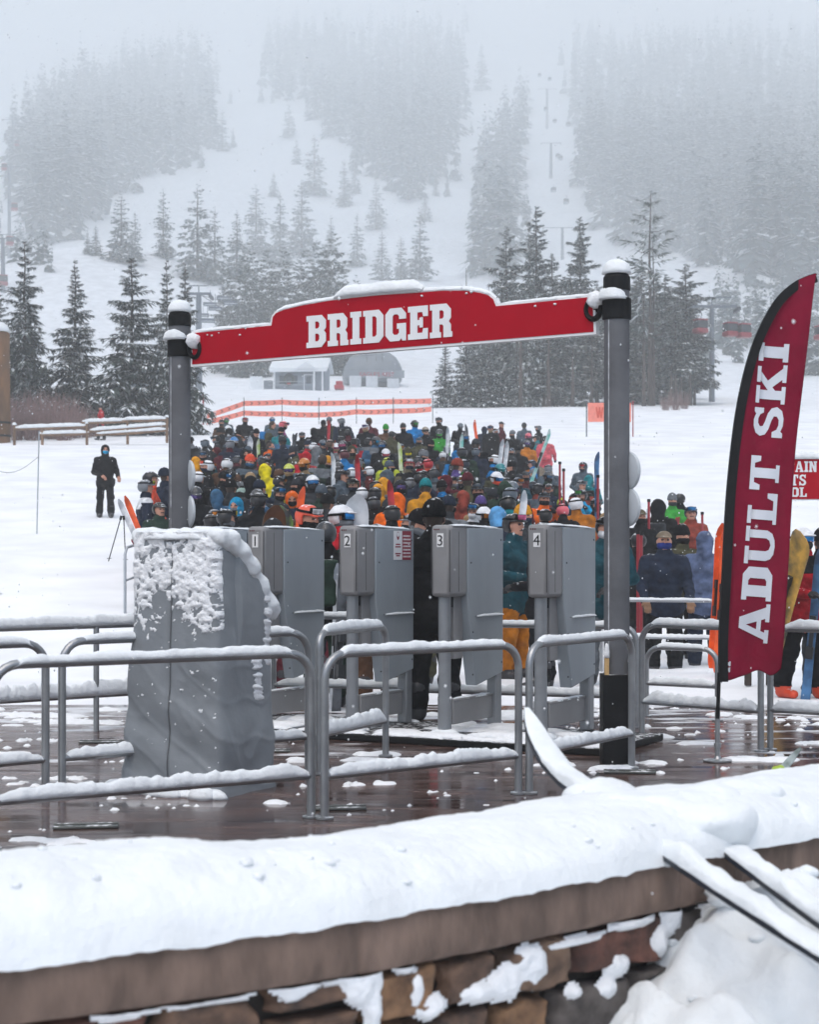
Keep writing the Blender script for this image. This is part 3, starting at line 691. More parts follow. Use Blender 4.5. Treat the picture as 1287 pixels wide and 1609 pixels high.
for i, (seg, wd, hh) in enumerate(((topc[:1] + [(788, 478)], .03, .012), (topc[2:15], .034, .016), (topc[15:], .032, .014))):
    pts = [IL @ SM @ Vector((*on_sign(*p), 0)) + Vector((0, 0, .003)) for p in seg]; V, F = snow_path(pts, wd, hh, 20 + i, rough=.7); b.add(V, F)
pts = [IL @ SM @ Vector((*on_sign(*p), 0)) + Vector((0, 0, .005)) for p in ((528, 469), (560, 465), (600, 461), (640, 458), (668, 456))]
V, F = snow_path(pts, .06, .085, 31, n=11, taper=.1, drop=.15, rough=.35); b.add(V, F)
for x, y, r in ((667, 466, .011), (663, 458, .014), (745, 460, .012), (737, 462, .01), (845, 482, .01), (876, 479, .011), (330, 527, .008), (337, 528, .01), (348, 524, .007), (381, 527, .01), (390, 517, .008)):
    V, F = clump(IL @ SM @ Vector((*on_sign(x, y), .036)), r, x); b.add(V, F)
b.each('snow_cap', SNOW, sg, 170)
b = MB()
for (x, y, pl_) in ((310, 549, -1), (936, 487, 1)):
    t, z = on_sign(x, y); c = IL @ SM @ Vector((t, z, .03)); M = Matrix.Translation(c) @ (IL @ SM).to_3x3().to_4x4()
    b.add([M @ Vector((.055 * cos(a) * (1 + .3 * cos(q)), .055 * sin(a) * (1 + .3 * cos(q)) * 1.25, .03 * sin(q))) for a in [i * pi / 9 for i in range(18)] for q in [k * pi / 4 for k in range(8)]],
          [(i * 8 + k, ((i + 1) % 18) * 8 + k, ((i + 1) % 18) * 8 + (k + 1) % 8, i * 8 + (k + 1) % 8) for i in range(18) for k in range(8)])
    p0 = M @ Vector((0, 0, -.02)); b.tube([p0, p0 + Vector((sd.x, sd.y, 0)) * .12 * pl_], .022, 8)
b.each('bracket', BLACK, sg, 60)
b = MB()
for (x, y) in ((311, 536), (941, 472)):
    t, z = on_sign(x, y); V, F = clump(IL @ SM @ Vector((t, z, .05)), .062, x, (1, .8, 1)); b.add(V, F)
b.each('bracket_snow', SNOWF, sg, 170)
# pale round discs fixed to the right flank of each pillar
DISC = mat('disc_plastic', '#b9c0c6', .4, .05, 5.)
for P, D_, xs, ys, side in ((LP, 13.9, 303, (748, 804), 'left'), (RP, 11.8, 995, (740, 797), 'right')):
    for j, y in enumerate(ys):
        c = px(xs - 7, y, D_)
        o = thing('round_disc', f'pale round disc on the flank of the {side} sign pillar, the {"upper" if j == 0 else "lower"} of two', 'disc', c, 0, 'round discs on the sign pillars')
        Mr = Matrix.Rotation(R(-62), 4, 'Z') @ Matrix.Rotation(R(90), 4, 'X')
        q = MB(); q.lathe((0, 0, 0), [(.02, -.012), (.128, -.012), (.133, -.004), (.128, .01), (.1, .02), (.02, .024)], 32)
        mk('dish', [Mr @ Vector(v) for v in q.v], q.f, DISC, o, smooth=40)
        q = MB(); q.tube([(-.0, 0, 0), (P.x - c.x + .03, P.y - c.y, 0)], .018, 8); q.done('bracket', BLACK, o)

# ------------------------------------------------------------------ lift access gates
GRC = mat('gate_cabinet_grey', '#8b8b8c', .5, .14, 3., .04, 60., metal=.1, dust=.2, spec=.3)
GRP = mat('gate_panel_grey', '#939ba1', .5, .12, 2.5, .03, 60., metal=.1, dust=.22, spec=.3, stretch=(1, 1, .4))
DK = mat('gate_recess', '#2c2e31', .6, .2, 5.)
STKW = mat('sticker_white', '#e4e4e4', .5, .04, 5.); STKR = mat('sticker_red', '#8c2033', .5, .06, 5.); INK = mat('ink_black', '#15161a', .6, .1, 5.)
GTH = R(-29)
def gate(xp, d, num, lab, sticker=False):
    c = px(xp, HOR, d); o = thing('access_gate', lab, 'gate', (c.x, c.y, .06), GTH, 'grey ski pass gates in a row')
    b = MB(); b.box(-.085, .085, 0, .30, 1.06, 1.61); cab = b.done('cabinet', GRC, o, bevel=.03)
    b = MB(); b.box(-.0795, -.0765, -.003, .004, 1.12, 1.56); b.box(.078, .082, -.003, .004, 1.1, 1.57); b.box(.0835, .0865, .14, .144, 1.1, 1.56)
    b.each('seam', DK, cab, smooth=0)
    for i in range(3):
        q = MB(); q.lathe((0, 0, 0), [(.006, -.004), (.006, .003)], 10)
        M = Matrix.Translation((-.05 + i * .018, 0, 1.575)) @ Matrix.Rotation(R(90), 4, 'X')
        mk('indicator', [M @ Vector(v) for v in q.v], q.f, mat('lamp_dark_red', '#5a1620', .3), cab)
    b = MB(); M = Matrix.Translation((.055, .30, 0)) @ Matrix(((0, 0, 1, 0), (1, 0, 0, 0), (0, 1, 0, 0), (0, 0, 0, 1)))
    b.prism([(-.02, 1.59), (-.02, 1.0), (.13, .36), (.60, .44), (.605, 1.595)], M @ Matrix.Translation((0, 0, -.06)), .1)
    pn = b.done('side_panel', GRP, o, bevel=.008)
    b = MB(); b.box(.0955, .0975, .40, .89, .90, .905)
    for y, z in ((.33, 1.32), (.36, .45), (.86, 1.5), (.87, .52), (.36, .78)): b.lathe((.096, y, z), [(.006, -.006), (.006, .006)], 8)
    b.each('rivet', DK, pn, smooth=0)
    b = MB(); b.box(-.03, .035, .16, .31, .58, 1.07); b.box(-.02, .03, .14, .16, .98, 1.07, 1)
    b.done('inner_panel', [GRC, DK], o, bevel=.006)
    b = MB(); b.tube([(-.01, .09, 0), (-.01, .09, 1.09)], .048, 16); b.tube([(-.01, .09, 0), (-.01, .09, .28)], .053, 16); b.done('front_post', GREYM, o)
    b = MB(); b.box(-.0, .09, .79, .89, 0, .5); b.done('rear_post', GREYM, o, bevel=.012)
    b = MB(); b.box(.01, .05, .12, .80, .08, .27); b.box(.0, .055, .12, .80, .255, .275); b.done('foot_panel', GRC, o, bevel=.006)
    b = MB()
    V, F = snow_path([(.045, .06, 1.607), (.045, .30, 1.607), (.045, .89, 1.592)], .05, .012, xp, drop=.1); b.add(V, F)
    V, F = snow_path([(.102, .42, .905), (.102, .89, .905)], .012, .012, xp + 1, side=Vector((1, 0, 0))); b.add(V, F)
    V, F = snow_path([(.03, .15, .276), (.03, .78, .276)], .025, .01, xp + 2); b.add(V, F)
    V, F = dome((-.01, .09, 0), .12, .1, .05, xp); b.add(V, F)
    b.each('snow_cap', SNOW, o, 170)
    if num:
        b = MB(); b.box(-.028, .028, -.004, .004, 1.44, 1.545); pt = b.done('number_plate', STKW, o, smooth=0)
        V, F = font(num, .115); mk('numeral', [(v.x, -.0055 - v.z, v.y + 1.452) for v in V], F, INK, pt, smooth=0)
    if sticker:
        s = MB(); s.box(.0965, .099, .56, .70, 1.34, 1.575); s1 = s.done('white_sticker', STKW, o, smooth=0)
        s = MB(); s.box(.0965, .099, .70, .85, 1.34, 1.575); s2 = s.done('red_sticker', STKR, o, smooth=0)
        q = MB()
        q.add([(.1, .63 + .022 * cos(a), 1.535 + .034 * sin(a)) for a in [k * pi / 8 for k in range(16)]], [tuple(range(16))], 0)
        q.add([(.1004, .63 + .019 * cos(a), 1.545 + .018 * sin(a)) for a in [k * pi / 8 for k in range(16)]], [tuple(range(16))], 1)
        for z, w_ in ((1.46, .036), (1.44, .045), (1.385, .045), (1.368, .03)): q.box(.099, .1, .63 - w_, .63 + w_, z, z + .011, 0)
        q.done('print', [STKR, STKW], s1, smooth=0)
        q = MB(); rr = random.Random(4)
        for k in range(7):
            y = .715
            while y < .835:
                l = rr.uniform(.008, .022); q.box(.099, .1, y, min(y + l, .84), 1.36 + k * .028, 1.373 + k * .028); y += l + .007
        q.done('print', STKW, s2, smooth=0)
    return o
gate(401, 13.75, '1', 'grey access gate numbered 1, half hidden by the tarpaulin-covered machine')
gate(546, 13.35, '2', 'grey access gate numbered 2, carrying a white and red sticker on its side', True)
gate(692, 13.0, '3', 'grey access gate numbered 3, beside the person all in black')
gate(844, 12.75, '4', 'grey access gate numbered 4, just left of the right sign pillar')
g0 = gate(312, 14.2, '', 'grey access gate behind the tarpaulin, only its snowy top and a red patch showing')
b = MB(); b.box(.0965, .099, .7, .85, 1.38, 1.57); b.done('red_patch', STKR, g0, smooth=0)
pf = thing('gate_platform', 'low black platform with snow on it under the numbered access gates', 'platform', px(640, HOR, 13.25), GTH)
pf.location.z = 0
b = MB(); b.box(-1.75, 1.75, -.25, .95, .002, .055); b.done('plate', BLACK, pf, bevel=.01)
b = MB()
for k in range(30):
    x = rnd.uniform(-1.6, 1.6); y = rnd.uniform(-.1, .85); V, F = dome((x, y, .054), rnd.uniform(.1, .3), rnd.uniform(.06, .16), rnd.uniform(.015, .05), k, 16, 4); b.add(V, F)
for k in range(5):
    x = -1.6 + k * .7; V, F = snow_path([(x, -.17, .055), (x + .62, -.17 + rnd.uniform(-.02, .04), .055)], .07, .03, k + 60, drop=.05); b.add(V, F)
b.done('lying_snow', SNOWF, pf, 170)

# ------------------------------------------------------------------ tarpaulin-covered machine
TARP = mat('grey_tarpaulin', '#80868b', .55, .12, 3., .35, 9., dust=.16)
def tarp():
    c = px(310, HOR, 10.45); o = thing('covered_machine', 'machine wrapped in grey tarpaulin, snow caked on its upper side, behind the near rails', 'cover', (c.x + .02, c.y + .1, 0), R(-27))
    nu, nv = 260, 220; V = np.zeros((nv, nu, 3)); wx0, wx1, dy = -.43, .43, .3
    def ring(t):
        z = 1.58 * t
        x0 = -.40 + .10 * t; x1 = .35 - .05 * t; h = .33 - .03 * t
        return x0, x1, h, z
    A_ = np.linspace(0, 2 * pi, 8001); e = .2; sx_ = np.sign(np.cos(A_)) * np.abs(np.cos(A_)) ** e; sy_ = np.sign(np.sin(A_)) * np.abs(np.sin(A_)) ** e
    ln = np.concatenate([[0], np.cumsum(np.hypot(np.diff(sx_), .7 * np.diff(sy_)))]); q_ = np.interp(np.linspace(0, ln[-1], nu, endpoint=False), ln, np.arange(8001)); ex = np.interp(q_, np.arange(8001), sx_); ey = np.interp(q_, np.arange(8001), sy_)
    for j in range(nv):
        x0, x1, h, z = ring(j / (nv - 1)); V[j, :, 0] = (x0 + x1) / 2 + (x1 - x0) / 2 * ex; V[j, :, 1] = h * ey; V[j, :, 2] = z
    # the top slopes down to the right over a rounded shoulder
    X = V[..., 0]; Y = V[..., 1]; Z = V[..., 2]
    capy = lambda y: 1.56 - .46 * np.clip((y + .22) / .52, 0, 1.1) ** 1.5
    cap = capy(Y); V[..., 2] = Z * cap / 1.56
    q = Z / 1.58
    V[..., 0] += .035 * np.sin(pi * np.clip((q - .55) / .45, 0, 1)) * (Y > -.1) * sstep(0, .2, X)
    s = np.stack([X * 1.0, Y, Z * .6], -1)
    wr = n3(s, 3.4, 2) * .012 + (1 - np.abs(n3(s * np.array([1, 1, .8]), 5, 6))) * .02 - .02 + (1 - np.abs(n3(s + .1 * n3(s, 4, 9)[..., None], 8, 12))) * .014 + .009 * np.sin(Z * 16 + 9 * X + 4 * n3(s, 3, 1)) * sstep(.75, .2, q)
    fold = -.012 * np.exp(-((X + .03) / .012) ** 2) + .006 * np.exp(-((np.mod(X * .7 + Z * .9 + .06 * n3(s, 6, 41), .21) - .1) / .018) ** 2) * sstep(.75, .4, q) * (.5 + n3(s, 3, 44))
    tx = np.roll(ex, -1) - np.roll(ex, 1); ty = (np.roll(ey, -1) - np.roll(ey, 1)) * .7; nl = np.hypot(tx, ty) + 1e-9
    N = np.stack([(ty / nl)[None, :].repeat(nv, 0), (-tx / nl)[None, :].repeat(nv, 0)], -1)
    V[..., 0] += N[..., 0] * (wr + fold); V[..., 1] += N[..., 1] * (wr + fold)
    P = V.reshape(-1, 3); F = [(j * nu + i, j * nu + (i + 1) % nu, (j + 1) * nu + (i + 1) % nu, (j + 1) * nu + i) for j in range(nv - 1) for i in range(nu)]
    # lid: shrink rings
    cur = P[(nv - 1) * nu:]; cen = cur.mean(0); n0 = (nv - 1) * nu; PP = [P]
    for k in range(1, 7):
        r = 1 - k / 6.5; ring_ = cen * np.array([1, 1, 0]) + (cur - cen) * np.array([r, r, 0])
        ring_[:, 2] = capy(ring_[:, 1]) * 1.0 + .015 * sin(k / 6 * pi / 2) - .0
        b0 = n0 if k == 1 else len(P) + (k - 2) * nu
        F += [(b0 + i, b0 + (i + 1) % nu, len(P) + (k - 1) * nu + (i + 1) % nu, len(P) + (k - 1) * nu + i) for i in range(nu)]; PP.append(ring_)
    A = np.concatenate(PP); F.append(tuple(range(len(A) - nu, len(A))))
    mk('tarpaulin', A, F, TARP, o, smooth=175)
    b = MB()
    for x, m_ in ((-.03, 1),):
        k = int(np.argmin(np.abs(V[20, :nu, 0] - x) + (V[20, :nu, 1] > 0) * 9)); pts = [Vector(V[j, k]) + Vector((0, -.004, 0)) for j in range(4, nv - 12, 6)]
        b.tube(pts, .004, 5)
    b.done('seam', mat('tarp_seam', '#55595d', .6), o)
    # caked snow: patches standing off the cloth
    me = np.zeros((nv, nu)); Xn = V[..., 0]; Zn = V[..., 2]; qn = np.arange(nv)[:, None] / (nv - 1) + 0 * Xn
    front = N[..., 1] < -.25
    W3 = V + .03 * np.stack([n3(V, 9, 21), n3(V, 9, 22), n3(V, 9, 23)], -1)
    nz = fbm(W3[..., 0] * 34, W3[..., 2] * 40, 4, 5) * 1.3
    sheet = sstep(.58, .82, qn + .13 * fbm(Xn * 7, Zn * 5, 31, 3)) * sstep(.5, .3, Xn)
    rib = np.exp(-((Xn - .22 + .1 * (qn - .8)) / .07) ** 2) * sstep(.56, .68, qn)
    mask = np.where(front, np.maximum(sheet * .66, rib * .8) + nz * .55 - .36, -1)
    rside = (N[..., 0] > .6) | ((Xn > .25) & (V[..., 1] > -.2))
    streak = rside * (np.exp(-((V[..., 1] - .10 + .1 * (qn - .5)) / .07) ** 2) * sstep(.36, .46, qn) * sstep(.66, .58, qn) + 1.1 * np.exp(-((V[..., 1] - .22) / .06) ** 2) * sstep(.58, .66, qn)) * (.85 + nz) - .42
    spots = np.where(front & (qn > .3) & (qn < .66), (nz - .62) * 1.5, -1)
    mask = np.maximum(np.maximum(mask, np.where(rside, streak, -1)), spots)
    th = np.clip(mask, 0, .8) ** .5 * .020 * (1 + .5 * fbm(Xn * 40, Zn * 40, 7, 3))
    S = V.copy(); S[..., 0] += N[..., 0] * (th - .004); S[..., 1] += N[..., 1] * (th - .004); S[..., 2] -= th * .1
    keep = [(j, i) for j in range(nv - 1) for i in range(nu) if max(mask[j, i], mask[j, (i + 1) % nu], mask[j + 1, i], mask[j + 1, (i + 1) % nu]) > 0]
    SF = [(j * nu + i, j * nu + (i + 1) % nu, (j + 1) * nu + (i + 1) % nu, (j + 1) * nu + i) for j, i in keep]
    mk('caked_snow', S.reshape(-1, 3), SF, SNOWF, o, smooth=175)
    b = MB()
    V1, F1 = snow_path([(-.3, -.25, 1.55), (-.1, -.27, 1.555), (.1, -.27, 1.555), (.28, -.25, 1.55)], .055, .04, 5, n=11, drop=.35, rough=.7); b.add(V1, F1)
    ry = [-.25, -.15, -.05, .06, .17, .27, .31]
    def fr(P):
        d = None; Pf = P.copy(); Pf[:, 0] = np.maximum(np.abs(P[:, 0] - .0) - .30 - .02 * n3(P, 8, 9), 0)
        for y0, y1 in zip(ry, ry[1:]):
            v = sd_caps(Pf, (0, y0, float(capy(y0)) - .01), (0, y1, float(capy(y1)) - .005), .05, .05); d = v if d is None else smin(d, v, .05)
        return d + .016 * n3(P, 11, 3) + .010 * n3(P, 30, 5)
    V1, F1 = snets(fr, (-.46, -.36, .95), (.48, .44, 1.68), .013); mk('shoulder_snow', V1, F1, SNOW, o, smooth=175)
    for k in range(14):
        V1, F1 = dome((-.40 + k * .055, -.37 + rnd.uniform(-.04, .04), 0), rnd.uniform(.06, .1), rnd.uniform(.04, .07), rnd.uniform(.03, .08), k, 14, 4); b.add(V1, F1)
    b.each('snow_cap', SNOW, o, 170)
tarp()

# ------------------------------------------------------------------ tube barriers
TR = .024
def barrier(A, B, zt, zl, lab, legs=(1, 1), mids=(), ext=(0, 0), thick=1., lows=True, snow_low=True, seed=0, rb=.14, snow_top=None, base=0.):
    A = Vector(A); B = Vector(B); A.z = B.z = 0; d = (B - A).normalized(); L = (B - A).length
    o = thing('tube_barrier', lab, 'barrier', (A.x, A.y, base), 0, 'steel tube barriers of the lift queue')
    pt = lambda s, z: d * s + Vector((0, 0, z))
    path = []
    if legs[0]:
        path += [pt(0, -.02), pt(0, zt - rb)] + [pt(rb - rb * cos(a), zt - rb + rb * sin(a)) for a in [pi / 2 * k / 6 for k in range(1, 7)]]
    else: path += [pt(-ext[0], zt)]
    if legs[1]:
        path += [pt(L - rb + rb * sin(a), zt - rb + rb * cos(a)) for a in [pi / 2 * k / 6 for k in range(0, 7)]] + [pt(L, -.02)]
    else: path += [pt(L + ext[1], zt)]
    b = MB(); b.tube(path, TR, 12); b.done('hoop', STEEL, o, 60)
    for s in mids:
        b = MB(); b.tube([pt(s, -.02), pt(s, zt)], TR, 12); b.done('post', STEEL, o, 60)
    if lows:
        b = MB(); b.tube([pt(-ext[0] * (not legs[0]), zl), pt(L + ext[1] * (not legs[1]), zl)], TR * .95, 12); b.done('lower_rail', STEEL, o, 60)
    b = MB()
    s0 = -ext[0] if not legs[0] else rb * .55; s1 = L + ext[1] if not legs[1] else L - rb * .55
    if snow_top: s0, s1 = snow_top
    pp = [pt(s0 + (s1 - s0) * k / 20, zt + TR * .45 - (max(0, rb - (s0 + (s1 - s0) * k / 20)) * .45 if legs[0] else 0) - (max(0, (s0 + (s1 - s0) * k / 20) - (L - rb)) * .45 if legs[1] else 0)) for k in range(21)]
    V, F = snow_path(pp, TR * 1.15, .036 * thick, seed, drop=.35, rough=.7); b.add(V, F)
    if lows and snow_low:
        V, F = snow_path([pt(TR - ext[0] * (not legs[0]), zl + TR * .4), pt(L - TR + ext[1] * (not legs[1]), zl + TR * .4)], TR * 1.35, .052 * thick, seed + 1, drop=.35, rough=.9); b.add(V, F)
    b.each('snow_cap', SNOW, o, 170)
    b = MB()
    for s, k in ((0, legs[0]), (L, legs[1])):
        if k: b.lathe(pt(s, 0), [(.05, .002), (.05, .012), (.03, .016)], 14)
    b.each('foot_plate', STEEL, o)
    return o
gp = lambda x, d: Vector(((x - 643.5) / FPX * d, d, 0))
barrier(gp(-14, 8.35), gp(489, 9.37), .905, .235, 'nearest long tube barrier across the lower left, in front of the covered machine', seed=1)
barrier(gp(97, 10.1), gp(484, 11.3), .93, .24, 'tube barrier just behind the nearest one, crossing the covered machine higher up', seed=3)
barrier(gp(-260, 9.2), gp(71, 10.05), .925, .24, 'tube barrier cut off by the left edge, its rounded end beside the second barrier', seed=5)
barrier(gp(510, 9.32), gp(815, 10.3), .90, .235, 'tube barrier in front of gates 2 and 3, right of the nearest left one', seed=7)
barrier(gp(501, 11.2), gp(606, 12.2), .93, .26, 'short tube barrier with a thick snow cap in front of gate 2', seed=9, rb=.1, thick=1.4)
barrier(gp(832, 10.3), gp(993, 11.5), .90, .24, 'tube barrier in front of gate 4 and the right pillar foot', seed=11)
barrier(gp(1009, 13.3), gp(1196, 12.5), .90, .3, 'tube barrier right of the right pillar, passing behind the flag', seed=13, thick=1.3)
barrier(gp(1211, 12.6), gp(1420, 12.0), .90, .3, 'tube barrier right of the flag, running out of the photo', seed=15, thick=1.5)
barrier(gp(1016, 15.2), gp(1128, 14.8), .62, .3, 'low tube barrier behind the flag, right of the right pillar', seed=17)
barrier(gp(640, 14.9), gp(1000, 14.2), .84, .26, 'tube barrier behind gates 3 and 4 seen between their posts', seed=19, rb=.12)
barrier(gp(-120, 13.0), gp(230, 14.3), .86, .29, 'straight snow-laden barrier behind the covered machine at the left, over the deck edge', legs=(0, 0), ext=(.2, .2), mids=(.1, 1.5), seed=21, thick=2.0)
barrier(gp(430, 15.0), gp(650, 14.7), .90, .3, 'barrier seen between gates 1 and 3 at the height of their panels', seed=23)
barrier(gp(760, 21.5), gp(1142, 20.6), .90, .45, 'thin long hand rail held by the person in navy, behind gate 4', seed=25, thick=.6, mids=(1.5,), base=-.02)

# small plates and slush lying on the deck
def slush():
    h = .024; xs = np.arange(-4.2, 4.2, h); ys = np.arange(6.0, 16.3, h); X, Y = np.meshgrid(xs, ys)
    m = fbm(X * 1.1, Y * 2.6, 41, 3) * .75 + fbm(X * 5, Y * 8, 42, 4) * .5 + .30 * sstep(10.5, 16.2, Y) - .62 - .05 * sstep(9, 7, Y)
    cr = fbm(X * 9, Y * 11, 50, 3) + .35 * fbm(X * 1.3, Y * 1.3, 51, 2) - .66
    for x, d, w_ in ((435, 9.9, .12), (1200, 12.0, .35), (1090, 13.0, .25), (1030, 11.8, .2), (885, 11.7, .22), (970, 11.5, .22), (150, 14.6, .5), (60, 15.2, .6), (600, 12.3, .3), (700, 11.9, .3)):
        c = gp(x, d); m = np.maximum(m, .30 - .5 * np.hypot(X - c.x, (Y - c.y) * 2) / w_ + .3 * fbm(X * 6, Y * 6, 44, 3))
    m = np.maximum(m, cr * .6)
    Z = np.where(m > 0, .004 + .055 * np.clip(m, 0, 1) ** .6 * (1 + .4 * fbm(X * 14, Y * 14, 45, 3)), -.01)
    k = (m[:-1, :-1] > 0) | (m[1:, :-1] > 0) | (m[:-1, 1:] > 0) | (m[1:, 1:] > 0); j, i = np.nonzero(k); n = len(xs)
    F = np.stack([j * n + i, j * n + i + 1, (j + 1) * n + i + 1, (j + 1) * n + i], -1); u, inv = np.unique(F, return_inverse=True)
    V = np.stack([X, Y, Z], -1).reshape(-1, 3)[u]
    o = kind(mk('deck_slush', V, inv.reshape(-1, 4), SNOWF, smooth=175), 'stuff'); tag(o, 'loose lumps of slush lying on the wet deck', 'slush')
slush()
PLATE = mat('floor_plate', '#565a58', .5, .2, 6., .1, 30., dust=.2)
for x, d, rz, lab in ((135, 9.05, .15, 'flat grey floor plate lying on the deck at the lower left under the near barrier'),
                      (528, 9.7, .1, 'flat grey floor plate on the deck beside the barrier post left of centre'),
                      (420, 12.5, .05, 'floor plate on the deck just right of the covered machine'),
                      (160, 13.1, .0, 'long floor plate with slush at the deck edge left of the covered machine'),
                      (990, 11.3, -.1, 'thin dark floor plate with snow on it beside the black pillar base')):
    b = MB(); b.box(-.17, .17, -.07, .07, .002, .014); b.box(-.17, .17, -.012, .012, .014, .022)
    tag(b.done('floor_plate', PLATE, None, bevel=.003, loc=gp(x, d)), lab, 'plate').rotation_euler = (0, 0, rz)

# ------------------------------------------------------------------ feather flag
def flag():
    D = 11.9; c = px(1128, HOR, D); c.z = 0
    o = thing('feather_flag', 'tall dark red feather flag lettered ADULT SKI on a black pole, right of the gates', 'flag', c)
    def loc(x, y): p = px(x, y, D); return (p.x - c.x, p.z)
    Lp = [(1131, 1071), (1131, 1000), (1136, 900), (1141, 800), (1148, 720), (1157, 650), (1169, 590), (1184, 540), (1202, 500), (1222, 468), (1246, 446), (1266, 436), (1281, 431)]
    Rp = [(1227, 1050), (1230, 1010), (1235, 940), (1241, 860), (1247, 780), (1253, 700), (1260, 630), (1266, 570), (1271, 520), (1275, 480), (1278, 455), (1280, 440), (1281.5, 432)]
    def ev(T, t):
        q = t * (len(T) - 1); i = min(int(q), len(T) - 2); f = q - i
        P = [np.array(T[max(0, min(len(T) - 1, k))], float) for k in (i - 1, i, i + 1, i + 2)]
        return .5 * ((2 * P[1]) + (-P[0] + P[2]) * f + (2 * P[0] - 5 * P[1] + 4 * P[2] - P[3]) * f * f + (-P[0] + 3 * P[1] - 3 * P[2] + P[3]) * f ** 3)
    def rip(x, z):
        u = x / .4; return .028 * np.sin(z * 2.1 + u * 2.6) * np.clip(u, 0, 1) + .014 * np.sin(z * 7 + u * 4) * np.clip(u, 0, 1) * sstep(1.5, .6, z) + .008 * np.sin(u * 9 - z * 5)
    nv, nu = 120, 22; V = []; F = []; mi = []
    for j in range(nv + 1):
        a = ev(Lp, j / nv); e = ev(Rp, j / nv)
        for i in range(nu + 1):
            s = i / nu; y = a[1] + (e[1] - a[1]) * s; y += (1 - j / nv) ** 8 * (7 * sin(s * 9) + 3 * sin(s * 17)) * s
            X, Z = loc(a[0] + (e[0] - a[0]) * s, y); V.append((X, float(rip(X, Z)), Z))
    for j in range(nv):
        for i in range(nu):
            q = j * (nu + 1) + i; F.append((q, q + 1, q + nu + 2, q + nu + 1))
    CL = mat('flag_cloth', '#7f102f', .7, .12, 6., .35, 14., dust=.0, spec=.1)
    ob = mk('cloth', V, F, CL, o, smooth=175); sm = ob.modifiers.new('thickness', 'SOLIDIFY'); sm.thickness = .004; sm.offset = 0
    b = MB()
    for j in range(nv + 1):
        a = ev(Lp, j / nv); e = ev(Lp, min(1, j / nv + .01)) if j < nv else 2 * ev(Lp, 1) - ev(Lp, .99)
        t = e - a; n = np.array((-t[1], t[0])); n = n / (np.linalg.norm(n) + 1e-9)
        X0, Z0 = loc(*(a - n * 1.)); X1, Z1 = loc(*(a + n * 13.))
        b.v += [(X0, -.022, Z0), (X1, -.022, Z1), (X1, .022, Z1), (X0, .022, Z0)]
    for j in range(nv):
        for k in range(4): b.f.append((j * 4 + k, j * 4 + (k + 1) % 4, j * 4 + 4 + (k + 1) % 4, j * 4 + 4 + k)); b.m.append(0)
    b.done('pole_sleeve', BLACK, o, 50)
    b = MB(); P = [(0, 0, .02), (0, 0, .3), (.012, 0, .62)] + [(loc(*ev(Lp, k / 40))[0] + .012, 0, loc(*ev(Lp, k / 40))[1]) for k in range(0, 41)]
    b.tube(P, [.014 - .008 * k / len(P) for k in range(len(P))], 8); b.done('pole', BLACK, o, 60)
    b = MB(); b.tube([(0, 0, 0), (0, 0, .3)], .017, 10); b.tube([(0, 0, .1), (0, 0, .13)], .026, 10); b.lathe((0, 0, .0), [(.1, .004), (.1, .014), (.03, .02), (.018, .04)], 20); b.done('ground_spike', STEEL, o)
    # lettering runs up the cloth
    base = Vector(loc(1205, 1011)); end = Vector(loc(1241, 541)); ax = (end - base); Lg = ax.length; ax = ax / Lg; upv = Vector((-ax.y, ax.x))
    def put(cs, gw, p0, Lw, H, name):
        V, F = fill([[(a / gw * Lw, q / 10 * H) for a, q in c] for c in cs], 0)
        import bmesh
        bm = bmesh.new(); vs = [bm.verts.new(v) for v in V]
        for f in F: bm.faces.new([vs[i] for i in f])
        for _ in range(4):
            es = [e for e in bm.edges if e.calc_length() > .05]
            if not es: break
            bmesh.ops.subdivide_edges(bm, edges=es, cuts=1); bmesh.ops.triangulate(bm, faces=[f for f in bm.faces if len(f.verts) > 3])
        out = []
        bm.verts.index_update()
        for v in bm.verts:
            q = p0 + ax * v.co.x + upv * v.co.y; out.append((q.x, float(rip(q.x, q.y)) - .007, q.y))
        mk(name, out, [tuple(v.index for v in f.verts) for f in bm.faces], mat('flag_print', '#d5dae2', .6, .06, 8.), o, smooth=175); bm.free()
    cs, gw = glyphs('ADULT SKI', .7, 3.6); put(cs, gw, base, Lg, .205, 'lettering')
    cs, gw = glyphs('H', .7); put(cs, gw, Vector(loc(1147, 1056)), .075, .06, 'small_letter')
flag()

# ------------------------------------------------------------------ red ski-school sign at the right edge
def school():
    D = 18.5; c = px(1232, HOR, D); gz = float(terr(c.x, D)); o = thing('school_sign', 'red sign with white slab letters and snow on top, partly behind the flag', 'sign', (c.x, D, gz))
    z = lambda y: EYE + (HOR - y) / FPX * D - gz; X = lambda x: (x - 1232) / FPX * D
    b = MB(); b.box(X(1166), X(1299), -.03, .03, z(786), z(720)); b.done('frame', WHITE, o, bevel=.004)
    b = MB(); b.box(X(1166) + .012, X(1299) - .012, -.036, .036, z(786) + .012, z(720) - .012); b.done('panel', RED, o, smooth=0)
    for x in (1178, 1212):
        b = MB(); b.box(X(x) - .035, X(x) + .035, .04, .11, 0, z(722)); b.done('post', BARK, o, bevel=.01)
    for t, yb, yt, x0, x1 in (('MOUNTAIN', 742, 725, 1180, 1283), ('SPORTS', 763, 746, 1190, 1266), ('SCHOOL', 781, 766, 1188, 1267)):
        cs, gw = glyphs(t, .8); V, F = fill([[(X(x0) + a / gw * (X(x1) - X(x0)), z(yb) + q / 10 * (z(yt) - z(yb))) for a, q in k] for k in cs], .001)
        mk('lettering', [(a, -.038 - e, q) for a, q, e in V], F, WHITE, o, smooth=0)
    V, F = snow_path([(X(1166), 0, z(720)), (X(1299), 0, z(720))], .06, .06, 3, drop=.2); mk('snow_cap', V, F, SNOW, o, smooth=170)
school()

